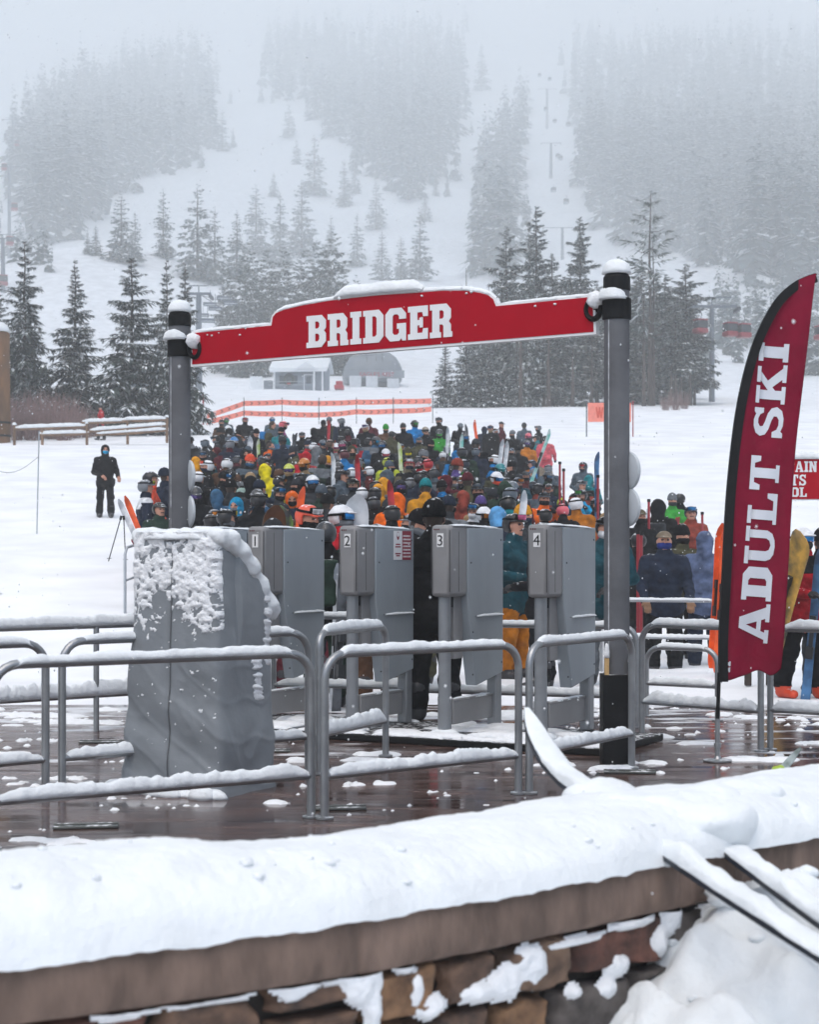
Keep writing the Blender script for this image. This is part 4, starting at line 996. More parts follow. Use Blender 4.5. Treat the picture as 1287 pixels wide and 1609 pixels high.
# ------------------------------------------------------------------ foreground wall, its snow, and the bank against it
def wall():
    K = WALL
    def cr(t):
        i = min(max(int(t), 1), len(K) - 3); f = t - i; P = [np.array(K[k], float) for k in (i - 1, i, i + 1, i + 2)]
        return .5 * ((2 * P[1]) + (-P[0] + P[2]) * f + (2 * P[0] - 5 * P[1] + 4 * P[2] - P[3]) * f * f + (-P[0] + 3 * P[1] - 3 * P[2] + P[3]) * f ** 3)
    ts = np.linspace(1, len(K) - 2, 840); C = np.array([cr(t) for t in ts]); T = np.gradient(C, axis=0); T /= np.linalg.norm(T, axis=1)[:, None]; N = np.stack([-T[:, 1], T[:, 0]], -1)
    s = np.concatenate([[0], np.cumsum(np.linalg.norm(np.diff(C, axis=0), axis=1))])
    o = thing('stone_wall', 'low rubble stone wall with a brown concrete coping under thick snow, across the foreground', 'wall', (0, 0, 0))
    CAPM = mat('brown_coping', '#776459', .9, .4, 7., .6, 22., stretch=(1.3, 1.3, .5))
    ztop, zbot, W = .45, .29, .62
    prof = [(.0, zbot), (-.012, zbot + .02), (-.012, ztop - .02), (0, ztop), (W, ztop), (W, zbot)]
    V = []; F = []; np_ = len(prof)
    for i in range(len(C)):
        j = .004 * float(fbm(s[i] * 3, 0, 2)); jt = -.006 * exp_(-((s[i] * 1. % 1.35) - .67) ** 2 / .00005)
        for a, z in prof:
            q = C[i] + N[i] * (a + (j - jt if a < .1 else 0)); V.append((q[0], q[1], z + (.004 * float(fbm(s[i] * 8, 5, 3)) if a < .1 else 0)))
    for i in range(len(C) - 1):
        for k in range(np_): a = i * np_ + k; e = i * np_ + (k + 1) % np_; F.append((a, a + np_, e + np_, e))
    mk('coping', V, [f[::-1] for f in F], CAPM, o, smooth=40)
    # core of mortar behind the stones
    prof2 = [(.085, -.7), (.085, zbot), (W - .05, zbot), (W - .05, -.7)]; V = []; F = []
    for i in range(0, len(C), 5):
        for a, z in prof2: q = C[i] + N[i] * a; V.append((q[0], q[1], z))
    n = len(V) // 4
    for i in range(n - 1):
        for k in range(4): a = i * 4 + k; e = i * 4 + (k + 1) % 4; F.append((a, a + 4, e + 4, e))
    mk('mortar', V, [f[::-1] for f in F], mat('mortar', '#3d3835', .95, .3, 12., .5, 30.), o, smooth=0)
    SM_ = [mat('rubble_stone', c, .85, .5, 9., 1.0, 14., col2=c2) for c, c2 in (('#6b5343', '#3a2f2a'), ('#86664a', '#4a3628'), ('#5b5552', '#37322f'), ('#68453a', '#3b2a25'), ('#7a6250', '#4a3a30'))]
    b = MB(); r = random.Random(21); 
    z = zbot - .006; row = 0
    while z > -.62:
        h = r.uniform(.16, .21); x = r.uniform(0, .2)
        while x < s[-1] - .5:
            l = r.uniform(.16, .42); hh = h * r.uniform(.9, 1.0)
            nn = 13; st = []
            split = r.random() < .3
            for (za, zb_) in (((z - h * .48, z), (z - h, z - h * .52)) if split else ((z - h, z),)):
                c0 = x + l / 2; rx = l / 2 - .009; rz = (zb_ - za) / 2 - .008; zc = (za + zb_) / 2; sd_ = r.randrange(999)
                Vs = []; Fs = []
                for j in range(nn):
                    for k in range(nn):
                        u = -1 + 2 * k / (nn - 1); v = -1 + 2 * j / (nn - 1)
                        e = max(abs(u), abs(v)); dep = .06 * (1 - e ** 14) + .020 * float(fbm(u * 1.7 + sd_, v * 1.7, 4, 3))
                        uu = u * (1 + .16 * float(vn(v * 1.3 + sd_, 2., 7))); vv = v * (1 + .2 * float(vn(u * 1.3 + sd_, 4., 9)))
                        sx = c0 + uu * rx; i = int(np.searchsorted(s, sx)); i = min(i, len(C) - 1)
                        q = C[i] + T[i] * (sx - s[i]) + N[i] * (.066 - dep); Vs.append((q[0], q[1], zc + vv * rz))
                Fs = [(j * nn + k, j * nn + k + 1, (j + 1) * nn + k + 1, (j + 1) * nn + k) for j in range(nn - 1) for k in range(nn - 1)]
                b.add(Vs, Fs, r.randrange(5))
            x += l
        z -= h; row += 1
    b.done('stonework', SM_, o, 60)
    hs = .009; S_ = np.arange(.7, s[-1] - .6, hs); Z_ = np.arange(-.42, zbot, hs); SS, ZZ = np.meshgrid(S_, Z_); m = np.full(SS.shape, -1.); kx = C[:, 0] / C[:, 1]
    for x_, y_, rx, ry in ((475, 1522, .095, .075), (520, 1515, .04, .06), (566, 1535, .06, .08), (340, 1565, .10, .028), (330, 1545, .02, .04), (300, 1575, .07, .02), (205, 1590, .10, .022), (655, 1555, .03, .05), (680, 1585, .05, .03), (590, 1590, .03, .06), (800, 1545, .09, .05), (840, 1520, .07, .07), (760, 1560, .07, .03), (900, 1482, .14, .012), (1000, 1450, .1, .02),
                           (975, 1520, .055, .04), (960, 1555, .05, .03), (905, 1560, .03, .02), (1060, 1440, .04, .06), (1040, 1480, .03, .05), (1130, 1432, .1, .06), (1150, 1410, .09, .04), (700, 1480, .05, .012), (640, 1520, .03, .02), (1190, 1400, .1, .05)):
        i = int(np.argmin(np.abs(kx - (x_ - 643.5) / FPX))); zz = EYE + (HOR - y_) / FPX * C[i][1]
        m = np.maximum(m, 1.05 - np.hypot((SS - s[i]) / rx, (ZZ - zz) / ry))
    m = np.clip(m, -1, .8) + .42 * fbm(SS * 10, ZZ * 12, 70, 3) + .14 * fbm(SS * 40, ZZ * 40, 72, 2); th = np.clip(m, 0, 1) ** .45 * .032 * (1 + .4 * fbm(SS * 45, ZZ * 45, 71, 3)) - .006
    ii = np.clip(np.searchsorted(s, SS), 0, len(C) - 1); off = .012 - th; VX = C[ii] + N[ii] * off[..., None]; V = np.stack([VX[..., 0], VX[..., 1], ZZ], -1).reshape(-1, 3)
    k = (m[:-1, :-1] > 0) | (m[1:, :-1] > 0) | (m[:-1, 1:] > 0) | (m[1:, 1:] > 0); j, i = np.nonzero(k); n = len(S_); F = np.stack([j * n + i, j * n + i + 1, (j + 1) * n + i + 1, (j + 1) * n + i], -1)
    u_, inv = np.unique(F, return_inverse=True); kind(mk('blown_snow', V[u_], inv.reshape(-1, 4), SNOWF, o, smooth=175), 'stuff')
    # thick snow on the coping
    nu = 64; V = []; F = []
    for i in range(len(C)):
        h = .165 + .07 * (1 - sstep(1.0, 2.6, s[i])) + .03 * float(fbm(s[i] * .9, 1, 5, 3)) + .05 * sstep(5.4, 6.3, s[i]); lip = .034 + .012 * float(fbm(s[i] * 3, 3, 8, 3)); bk = W + .1 + .05 * float(fbm(s[i] * 2.2, 7, 9, 4))
        for k in range(nu):
            f = k / (nu - 1); a = -lip + (bk + lip) * f
            z = ztop + h * (np.clip(1 - abs(2 * f - 1) ** 2.6, 0, 1) ** .55) * (1 - .12 * f)
            e_ = min(1, f * 14 + .15) * min(1, (1 - f) * 14); z += (.010 * (float(fbm(s[i] * 6, a * 6, 19, 3)) > .0) * float(fbm(s[i] * 6, a * 6, 19, 3)) + .004 * float(fbm(s[i] * 34, a * 34, 20, 2)) + .022 * float(fbm(s[i] * 2.2, a * 2.2, 13, 3)) + .006 * float(fbm(s[i] * 12, a * 12, 14, 3)) * (.25 + 1.2 * sstep(4.6, 5.4, s[i]))) * e_
            if f == 0: z = ztop - .008 - .008 * (1 - sstep(1.0, 2.9, s[i])) + .008 * float(fbm(s[i] * 14, 2, 3, 3))
            if k == nu - 1: z = ztop - .02
            q = C[i] + N[i] * a; V.append((q[0], q[1], z))
    for i in range(len(C) - 1):
        for k in range(nu - 1): a = i * nu + k; F.append((a, a + nu, a + nu + 1, a + 1))
    q = MB(); q.v = V; q.f = [f[::-1] for f in F]; q.m = [0] * len(F); rr = random.Random(77)
    for k in range(45):
        p = V[rr.randrange(40, len(C) - 40) * nu + rr.choice((rr.randrange(3, nu - 4), rr.randrange(2, 14)))]; r_ = rr.choice((.005, .007, .009, .014)) * rr.uniform(.7, 1.4); V2, F2 = clump((p[0], p[1], p[2] + r_ * .2), r_, k, (1.2, 1, .7)); q.add(V2, F2)
    q.done('snow_cover', SNOW, o, 175)
    # bank of snow against the wall at the right
    V = []; F = []; nb = 90; i0 = list(range(0, len(C), 3))
    for i in i0:
        k = C[i][0] / C[i][1] * FPX + 643.5
        hm = -.40 + .66 * sstep(800, 1100, k + 110 * float(fbm(s[i] * 3.2, 3, 66, 3))) + .03 * sstep(1080, 1200, k) + .05 * float(fbm(s[i] * 4, 1, 67, 3))
        for j in range(nb):
            a = .12 - 3.2 * (j / (nb - 1)) ** 1.6; q = C[i] + N[i] * a; t = max(0, -a)
            z = hm - .13 * t - .04 * min(t, .3) + .22 * float(fbm(q[0] * 2.6, q[1] * 2.6, 17, 3)) * min(1, t * 4 + .25) + .10 * float(abs(fbm(q[0] * 6, q[1] * 6, 18, 3))) + .012 * float(fbm(q[0] * 22, q[1] * 22, 19, 2))
            V.append((q[0], q[1], max(z, -.6)))
    for i in range(len(i0) - 1):
        for j in range(nb - 1): a = i * nb + j; F.append((a, a + 1, a + nb + 1, a + nb))
    q = MB(); q.v = V; q.f = [f[::-1] for f in F]; q.m = [0] * len(F)
    for k in range(160):
        p = V[rr.randrange(len(i0) // 3, len(i0)) * nb + rr.randrange(4, nb - 20)]; r_ = rr.choice((.008, .012, .018, .03, .045)) * rr.uniform(.7, 1.3); V2, F2 = clump((p[0], p[1], p[2] + r_ * .2), r_, k, (1.2, 1, .7)); q.add(V2, F2)
    kind(q.done('snow_bank', SNOW, None, 175), 'structure')
exp_ = math.exp
wall()

# ------------------------------------------------------------------ snow-covered skis leaning over the wall
def ski_geom(tail, tip, w_, rise=.17, n=60, th=.018):
    """a ski from tail to tip with a curled shovel: centre line, side vector, half widths"""
    tail = Vector(tail); tip = Vector(tip); d = (tip - tail); L = d.length; d.normalize(); sv = d.cross(Vector((0, 0, 1))).normalized()
    P = []; Wd = []
    for i in range(n + 1):
        f = i / n; up = rise * max(0, (f - .78) / .22) ** 2.1 - .02 * sin(pi * min(1, f / .8))
        P.append(tail + d * L * f + Vector((0, 0, up)))
        wv = w_ * (1.0 - .28 * sin(pi * min(1, f / .86)))
        if f > .88: wv *= max(.05, (1 - ((f - .88) / .12) ** 2.2)) ** .5 * 1.08
        if f < .02: wv *= .8
        Wd.append(wv)
    return P, sv, Wd, th
def ski(tail, tip, w_, lab, seed, topm, grp=None, rise=.17):
    P, sv, Wd, th = ski_geom(tail, tip, w_, rise)
    o = thing('ski', lab, 'ski', tail, 0, grp); T0 = Vector(tail); V = []; F = []
    for p, q in zip(P, Wd):
        for a, z in ((-1, 0), (1, 0), (1, th), (-1, th)): V.append(p - T0 + sv * a * q + Vector((0, 0, z)))
    for i in range(len(P) - 1):
        for k in range(4): F.append((i * 4 + k, i * 4 + (k + 1) % 4, i * 4 + 4 + (k + 1) % 4, i * 4 + 4 + k))
    F += [(3, 2, 1, 0), tuple((len(P) - 1) * 4 + k for k in range(4))]
    mk('ski_body', V, F, topm, o, smooth=40)
    # snow lying along it
    V = []; F = []; n = 11
    for i, (p, q) in enumerate(zip(P, Wd)):
        s = i / (len(P) - 1); h = (.034 + .026 * float(fbm(s * 7, 1, seed)) + .016 * float(fbm(s * 26, 2, seed + 1))) * (1 - .8 * sstep(.80, .95, s)) * (.35 + .65 * sstep(0, .04, s))
        for k in range(n):
            a = pi * k / (n - 1); V.append(p - T0 + sv * cos(a) * (q * .94) * (1 + .16 * float(fbm(i * .4, k * .7, seed))) + Vector((0, 0, th * .98 + h * sin(a) ** .45 * (1 + .22 * float(fbm(i * .35, k * .6, seed + 5, 3))))))
    for i in range(len(P) - 1):
        for k in range(n - 1): a = i * n + k; F.append((a, a + n, a + n + 1, a + 1))
    mk('snow_cap', V, F, SNOW, o, smooth=175)
SKB = mat('ski_dark', '#1d2530', .4, .3, 9.)
ski((1.20, 4.55, .32), (.455, 6.62, .66), .050, 'snow-covered ski lying across the wall, its curled tip in front of gate 4', 3, SKB, 'snow-covered skis across the wall')
ski((1.37, 4.43, .30), (1.03, 6.02, .47), .052, 'second snow-covered ski across the wall, behind and right of the one with the raised tip', 9, SKB, 'snow-covered skis across the wall', .02)
def ski_drift():
    """snow heaped where the skis cross the wall"""
    el = [((.80, 5.86, .565), (.22, .15, .075)), ((.70, 6.12, .57), (.15, .12, .07)), ((.98, 5.82, .55), (.20, .15, .07)), ((1.06, 6.05, .56), (.16, .13, .07)), ((1.2, 6.2, .58), (.16, .12, .055)), ((.76, 6.22, .57), (.07, .06, .06)),
          ((.84, 5.70, .50), (.13, .10, .07)), ((1.02, 5.82, .50), (.14, .09, .065))]
    def f(P):
        d = None
        for c, r in el: v = sd_ell(P, c, r); d = v if d is None else smin(d, v, .05)
        return d + .016 * n3(P, 13, 2) + .008 * n3(P, 34, 7)
    V, F = snets(f, (.45, 5.2, .36), (1.45, 6.5, .72), .014); mk('ski_drift', V, F, SNOW, bpy.data.objects['stone_wall'], smooth=175)
ski_drift()
# a ski tip standing out of the slush near the flag
def tip_():
    c = px(1243, 1205, 11.2); o = thing('ski_tip', 'pale grey and lime ski tip poking up from the slush right of the flag foot', 'ski', (c.x, c.y, 0), R(20))
    V = []; F = []; n = 12
    for i in range(n + 1):
        f = i / n; w_ = .055 * (1 - f ** 3 * .8)
        for a, z in ((-1, 0), (1, 0), (1, .01), (-1, .01)): V.append((-.08 + f * .16 + a * w_ * .35, a * w_ * .6, .015 + f * .15 + a * w_ * .55 + z))
    for i in range(n):
        for k in range(4): F.append((i * 4 + k, i * 4 + (k + 1) % 4, i * 4 + 4 + (k + 1) % 4, i * 4 + 4 + k))
    F += [(3, 2, 1, 0), tuple(n * 4 + k for k in range(4))]
    mk('shovel', V, F, [mat('ski_grey_print', '#8f9a9c', .5, .6, 14., col2='#4b5a55')], o, smooth=40)
    V, F = clump((-.09, 0, .03), .05, 3); mk('lime_edge', V, F, mat('lime_paint', '#9db83a', .5), o, smooth=170)
    V, F = clump((-.12, -.02, .0), .07, 5, (1.3, 1, .5)); mk('snow_cap', V, F, SNOWF, o, smooth=170)
tip_()
# ------------------------------------------------------------------ people
PAL = dict(black='#17181b', charcoal='#35383d', grey='#70757b', slate='#525e69', white='#dfe2e6', navy='#232c3c', steel='#3a6384', blue='#1877b8', cyan='#1c9fd0', teal='#1d7f86',
           petrol='#1c4650', green='#3c9a3f', forest='#2c3f35', olive='#4b4a37', yellow='#e0cf14', lime='#b9c43a', mustard='#cf8f1f', ochre='#b9701b', orange='#ea6a1c', coral='#e0553a', rust='#8c4034',
           red='#b71f2c', maroon='#571f2a', brown='#5d4434', tan='#a08766', pink='#c65a86', magenta='#a04a86', rose='#d8626e', mint='#9fb8ae', purple='#5a4a86', camo='#6b6550', plaid='#5e2a2c', lightblue='#5d9cd0', paleblue='#5c6a88', sand='#8f8270', indigo='#2c3a80')
WORD = dict(slate='slate grey', steel='steel blue', petrol='dark teal', forest='dark green', rose='pinkish red', mint='pale mint', plaid='dark red plaid', lightblue='light blue', paleblue='dusty blue', camo='camouflage', charcoal='charcoal', green='bright green', blue='bright blue', sand='sand brown')
wd = lambda c: WORD.get(c, c)
def deep(h, k=.95): return '#' + ''.join('%02x' % int(int(h[i:i + 2], 16) * k) for i in (1, 3, 5))
def cloth(c, dust=.12):
    return mat(('plaid_' if c == 'plaid' else '') + 'fabric', deep(PAL[c]), .8, .4, 9., .55, 24., dust=dust, spec=.1)
def shell(c): return mat('helmet_shell', PAL[c], .38, .12, 9., 0, dust=.5)
def knit(c): return mat('knit', PAL[c], .95, .35, 60., .7, 120., dust=.4, spec=.1)
SKIN = mat('skin', '#b98670', .6, .12, 8.); DARKF = mat('eye_and_lip', '#3a2420', .6, .1, 9.); GLOVE = mat('glove', '#1d1d20', .7, .2, 12., dust=.1); BOOT = mat('ski_boot', '#2b2c30', .45, .2, 8., dust=.2)
HAIR = mat('hair', '#3a2b22', .7, .3, 60.)
def lens(c): return mat('goggle_lens', c, .12, .25, 14., 0, metal=.6, spec=.8)
ARM = {0: ((.25, .02, 1.16), (.26, -.06, .92)), 1: ((.27, .04, 1.14), (.15, -.24, 1.10)), 2: ((.28, .03, 1.13), (.10, -.17, 1.02)), 3: ((.27, -.06, 1.18), (.12, -.24, 1.42)), 4: ((.26, -.05, 1.12), (.24, -.30, .93)), 5: ((.28, .0, 1.14), (.3, -.2, 1.0))}
TAGS = ('jacket', 'trousers', 'boots', 'gloves', 'skin', 'dark', 'yoke', 'hair')
def body_mesh(pl_, pr_, hood, h=.016, step=0., bare_hands=False, seed=0, lean=0.):
    """one continuous figure, facing -y, 1.78 m to the crown"""
    pr = []                                                          # (tag, blend, fn)
    C = lambda t, a, b, ra, rb, k=.035: pr.append((t, k, lambda P, a=a, b=b, ra=ra, rb=rb: sd_caps(P, a, b, ra, rb)))
    E = lambda t, c, r, k=.02: pr.append((t, k, lambda P, c=c, r=r: sd_ell(P, c, r)))
    for s in (-1, 1):
        dy = -step * s
        C(1, (s * .095, 0, .92), (s * .115, -.02 + dy * .6, .50), .112, .088); C(1, (s * .115, -.02 + dy * .6, .50), (s * .125, .03 + dy, .16), .088, .088)
        C(2, (s * .125, .03 + dy, .27), (s * .125, .02 + dy, .07), .08, .07); C(2, (s * .125, .03 + dy, .05), (s * .135, -.15 + dy, .042), .055, .045)
    C(0, (-.06, .0, .86), (.06, .0, .86), .165, .165, .05); C(0, (-.075, .0, 1.08), (.075, .0, 1.08), .135, .135, .06); C(0, (-.095, .0, 1.28), (.095, .0, 1.28), .142, .142, .06)
    C(0, (-.175, .01, 1.42), (.175, .01, 1.42), .082, .082, .06); C(0, (0, .01, 1.42), (0, .0, 1.53), .09, .088, .04)
    for s, pz in ((-1, pl_), (1, pr_)):
        el, ha = ARM[pz]; sh = (s * .2, .01, 1.405); el = (s * el[0], el[1], el[2]); ha = (s * ha[0], ha[1], ha[2])
        C(0, sh, el, .078, .064, .03); C(0, el, ha, .064, .052, .02)
        d = np.array(ha) - np.array(el); d /= np.linalg.norm(d); q = np.cross(d, (0, 0, 1)); q = q / (np.linalg.norm(q) + 1e-6); u = np.cross(q, d)
        g = 4 if bare_hands else 3; w_ = np.array(ha) + d * .02; pm = w_ + d * .055
        C(g, tuple(w_), tuple(pm), .036, .042, .012)
        for k in range(4):                                          # four fingers, curled, and a thumb from the side of the palm
            o = q * (k - 1.5) * .021 + d * .03; L = (.052, .06, .056, .044)[k]; a = pm + o; m_ = a + d * L * .7 - u * .012; e = m_ + d * L * .35 - u * .036
            C(g, tuple(a), tuple(m_), .0125, .012, .008); C(g, tuple(m_), tuple(e), .012, .010, .006)
        t = w_ + d * .02 - q * s * .034; C(g, tuple(t), tuple(t + d * .04 - q * s * .022 - u * .012), .014, .011, .008)
    C(4, (0, .0, 1.52), (0, -.005, 1.60), .055, .055, .02)
    E(4, (0, -.01, 1.675), (.077, .096, .115)); E(4, (0, -.05, 1.60), (.052, .05, .045), .03); C(4, (0, -.10, 1.685), (0, -.118, 1.655), .010, .015, .012)
    for s in (-1, 1): E(4, (s * .078, .0, 1.66), (.014, .025, .034), .008); E(5, (s * .032, -.094, 1.688), (.019, .014, .012), .001)
    E(5, (0, -.099, 1.618), (.024, .010, .006), .001)
    if hood:
        def hd(P):
            return np.maximum(np.maximum(sd_ell(P, (0, .015, 1.665), (.118, .135, .152)), -sd_ell(P, (0, -.12, 1.645), (.078, .10, .10))), -sd_ell(P, (0, -.01, 1.66), (.084, .1, .115)))
        pr.append((0, .03, hd)); C(0, (0, .06, 1.5), (0, .05, 1.58), .085, .09, .04)
    cache = {}
    def f(P):
        d = None; best = None; tg = None
        for t, k, fn in pr:
            v = fn(P)
            if d is None: d = v.copy(); best = v.copy(); tg = np.full(len(P), t)
            else:
                d = smin(d, v, k); m = v < best; best = np.where(m, v, best); tg = np.where(m, t, tg)
        cache['t'] = tg
        w_ = np.isin(tg, (0, 1))
        return d + w_ * (.012 * n3(P * np.array([1, 1, 1.7]), 12, seed) + .010 * (1 - np.abs(n3(P * np.array([.8, .8, 1.5]) + .02 * n3(P, 9, 3)[:, None], 20, seed + 4))) - .006 + .004 * n3(P, 34, seed + 2))
    V, Q = snets(f, (-.46, -.46 - step, -.01), (.46, .34 + step, 1.85), h)
    f(V[Q].mean(1)); mi = cache['t'].copy(); ctr = V[Q].mean(1); mi[(mi == 0) & (ctr[:, 2] > 1.31 + .10 * (np.abs(ctr[:, 0]) > .16) * (ctr[:, 1] < 9)) & (ctr[:, 2] < 1.5)] = 6; mi[(mi == 4) & (ctr[:, 1] > .012) & (ctr[:, 2] > 1.575)] = 7
    if lean: V = V.copy(); V[:, 1] -= lean * np.clip(V[:, 2] - .9, 0, 2) ** 1.3
    me = bpy.data.meshes.new('person'); me.from_pydata(V.tolist(), [], Q.tolist())
    for _ in TAGS: me.materials.append(None)
    me.polygons.foreach_set('material_index', np.array(mi, dtype=np.int32)); me.polygons.foreach_set('use_smooth', np.ones(len(Q), dtype=bool)); me.update()
    return me
_bm = {}; HEADS = ((0, 0), (0, .32), (.55, .12), (-.55, .12))
HP = Vector((0, .01, 1.54))
def head_matrix(hd): return Matrix.Translation(HP) @ Matrix.Rotation(hd[0], 4, 'Z') @ Matrix.Rotation(hd[1], 4, 'X') @ Matrix.Scale(.94, 4) @ Matrix.Translation(-HP)
def body(pz, hood, head=(0, 0), **k):
    key = (pz, hood, tuple(sorted(k.items())))
    if key not in _bm: _bm[key] = body_mesh(pz[0], pz[1], hood, seed=len(_bm), **k)
    if key + (head,) not in _bm:
        me = _bm[key].copy(); V = np.zeros(len(me.vertices) * 3, np.float32); me.vertices.foreach_get('co', V); V = V.reshape(-1, 3).astype(float)
        M = np.array(head_matrix(head)); t = sstep(1.47, 1.60, V[:, 2])[:, None]; W = V @ M[:3, :3].T + M[:3, 3]
        me.vertices.foreach_set('co', (V * (1 - t) + W * t).astype(np.float32).ravel()); me.update(); _bm[key + (head,)] = me
    return _bm[key + (head,)]
def imp(name, f, lo, hi, h=.012, slots=1, sel=None):
    V, Q = snets(f, lo, hi, h); me = bpy.data.meshes.new(name); me.from_pydata(V.tolist(), [], Q.tolist())
    for _ in range(slots): me.materials.append(None)
    if sel is not None: me.polygons.foreach_set('material_index', sel(V[Q].mean(1)).astype(np.int32))
    me.polygons.foreach_set('use_smooth', np.ones(len(Q), dtype=bool)); me.update(); return me
HC = (0, .008, 1.69)
def f_helm(P):
    a = sd_ell(P, HC, (.111, .132, .125)) + .003 * np.sin(P[:, 1] * 70) * (P[:, 2] > 1.74) * (np.abs(P[:, 0]) < .05)
    cut = np.minimum(P[:, 2] - 1.705 + .0 * P[:, 1], np.maximum(-(P[:, 1] - .0), P[:, 2] - 1.60))
    low = np.where(P[:, 1] < -.02, 1.715 - P[:, 2], 1.60 - P[:, 2])
    brim = sd_ell(P, (0, -.11, 1.722), (.085, .045, .012))
    return np.minimum(np.maximum(np.maximum(a, low), -sd_ell(P, HC, (.094, .115, .108))), brim)
def f_beanie(P):
    a = np.maximum(sd_ell(P, (0, .015, 1.72), (.1, .118, .135)) + .003 * np.sin(np.arctan2(P[:, 0], P[:, 1]) * 26), 1.715 - P[:, 2])
    cuff = np.maximum(sd_ell(P, (0, .008, 1.71), (.104, .122, .12)), np.abs(P[:, 2] - 1.712) - .026)
    return np.minimum(a, cuff)
def f_pom(P): return sd_ell(P, (0, .01, 1.84), (.04, .04, .038)) + .006 * n3(P, 60, 3)
def f_cap(P):
    a = np.maximum(sd_ell(P, (0, .005, 1.70), (.096, .115, .105)), 1.715 - P[:, 2])
    return np.minimum(a, sd_ell(P, (0, -.14, 1.722), (.075, .07, .010)))
def f_hair(P): return np.maximum(sd_ell(P, (0, .02, 1.685), (.09, .105, .125)), -sd_ell(P, (0, -.12, 1.65), (.09, .12, .1))) + .006 * n3(P, 40, 1)
def f_gog(P):
    a = np.maximum(sd_ell(P, (0, .0, 1.685), (.102, .128, .15)), np.abs(P[:, 2] - 1.685) - .042)
    a = np.maximum(np.maximum(a, P[:, 1] + .035), -sd_ell(P, (0, .0, 1.685), (.08, .1, .14)))
    st = np.maximum(np.maximum(np.abs(sd_ell(P, HC, (.115, .136, .131))) - .006, np.abs(P[:, 2] - 1.7) - .017), -(P[:, 1] + .06))
    return np.minimum(a, st)
def f_gog_b(P):
    a = np.maximum(sd_ell(P, (0, .0, 1.775), (.092, .152, .15)), np.abs(P[:, 2] - 1.765) - .036)
    a = np.maximum(np.maximum(a, P[:, 1] + .07), -sd_ell(P, HC, (.115, .138, .126)))
    st = np.maximum(np.maximum(np.abs(sd_ell(P, HC, (.115, .136, .131))) - .006, np.abs(P[:, 2] - 1.755) - .015), -(P[:, 1] + .09))
    return np.minimum(a, st)
def f_mask(P): return np.maximum(sd_ell(P, (0, -.012, 1.615), (.086, .108, .075)), np.maximum(P[:, 2] - 1.652, P[:, 1] - .06)) + .003 * n3(P, 40, 4)
def f_pack(P):
    q = np.abs(P - np.array((0, .215, 1.2))) - np.array((.12, .05, .19)); d = np.linalg.norm(np.maximum(q, 0), axis=1) + np.minimum(q.max(1), 0) - .035
    return np.minimum(d, np.minimum(sd_caps(P, (-.11, -.15, 1.2), (-.13, .03, 1.51), .024, .024), sd_caps(P, (.11, -.15, 1.2), (.13, .03, 1.51), .024, .024))) + .005 * n3(P, 22, 8)
LO, HI = (-.15, -.21, 1.52), (.15, .17, 1.90)
GEAR = dict(helmet=imp('helmet', f_helm, LO, HI, .011), beanie=imp('beanie', f_beanie, LO, HI, .011), pompom=imp('pompom', f_pom, LO, HI, .012), cap=imp('cap', f_cap, LO, HI, .011), hair=imp('hair', f_hair, LO, HI, .013),
            goggles=imp('goggles', f_gog, LO, HI, .009, 2, lambda C: ((C[:, 1] < -.07) & (np.abs(C[:, 2] - 1.685) < .031) & (np.abs(C[:, 0]) < .086)) * 1),
            goggles_up=imp('goggles', f_gog_b, LO, HI, .009, 2, lambda C: ((C[:, 1] < -.10) & (np.abs(C[:, 2] - 1.765) < .026) & (np.abs(C[:, 0]) < .075)) * 1),
            face_mask=imp('face_mask', f_mask, LO, HI, .011), backpack=imp('backpack', f_pack, (-.22, -.24, .9), (.22, .34, 1.6), .018))
def part(o, name, gear, mats):
    c = bpy.data.objects.new(name, GEAR[gear]); COL.objects.link(c); c.parent = o
    if gear != 'backpack': c.matrix_local = head_matrix(tuple(o.get('head_turn', (0, 0))))
    for sl2, m in zip(c.material_slots, mats if isinstance(mats, (list, tuple)) else [mats]): sl2.link = 'OBJECT'; sl2.material = m
    return c
HATW = dict(H='helmet', B='beanie', C='cap')
PEOPLE = []; r9 = random.Random(31); YK = ('black', 'charcoal', 'navy', 'slate', 'grey', 'black')
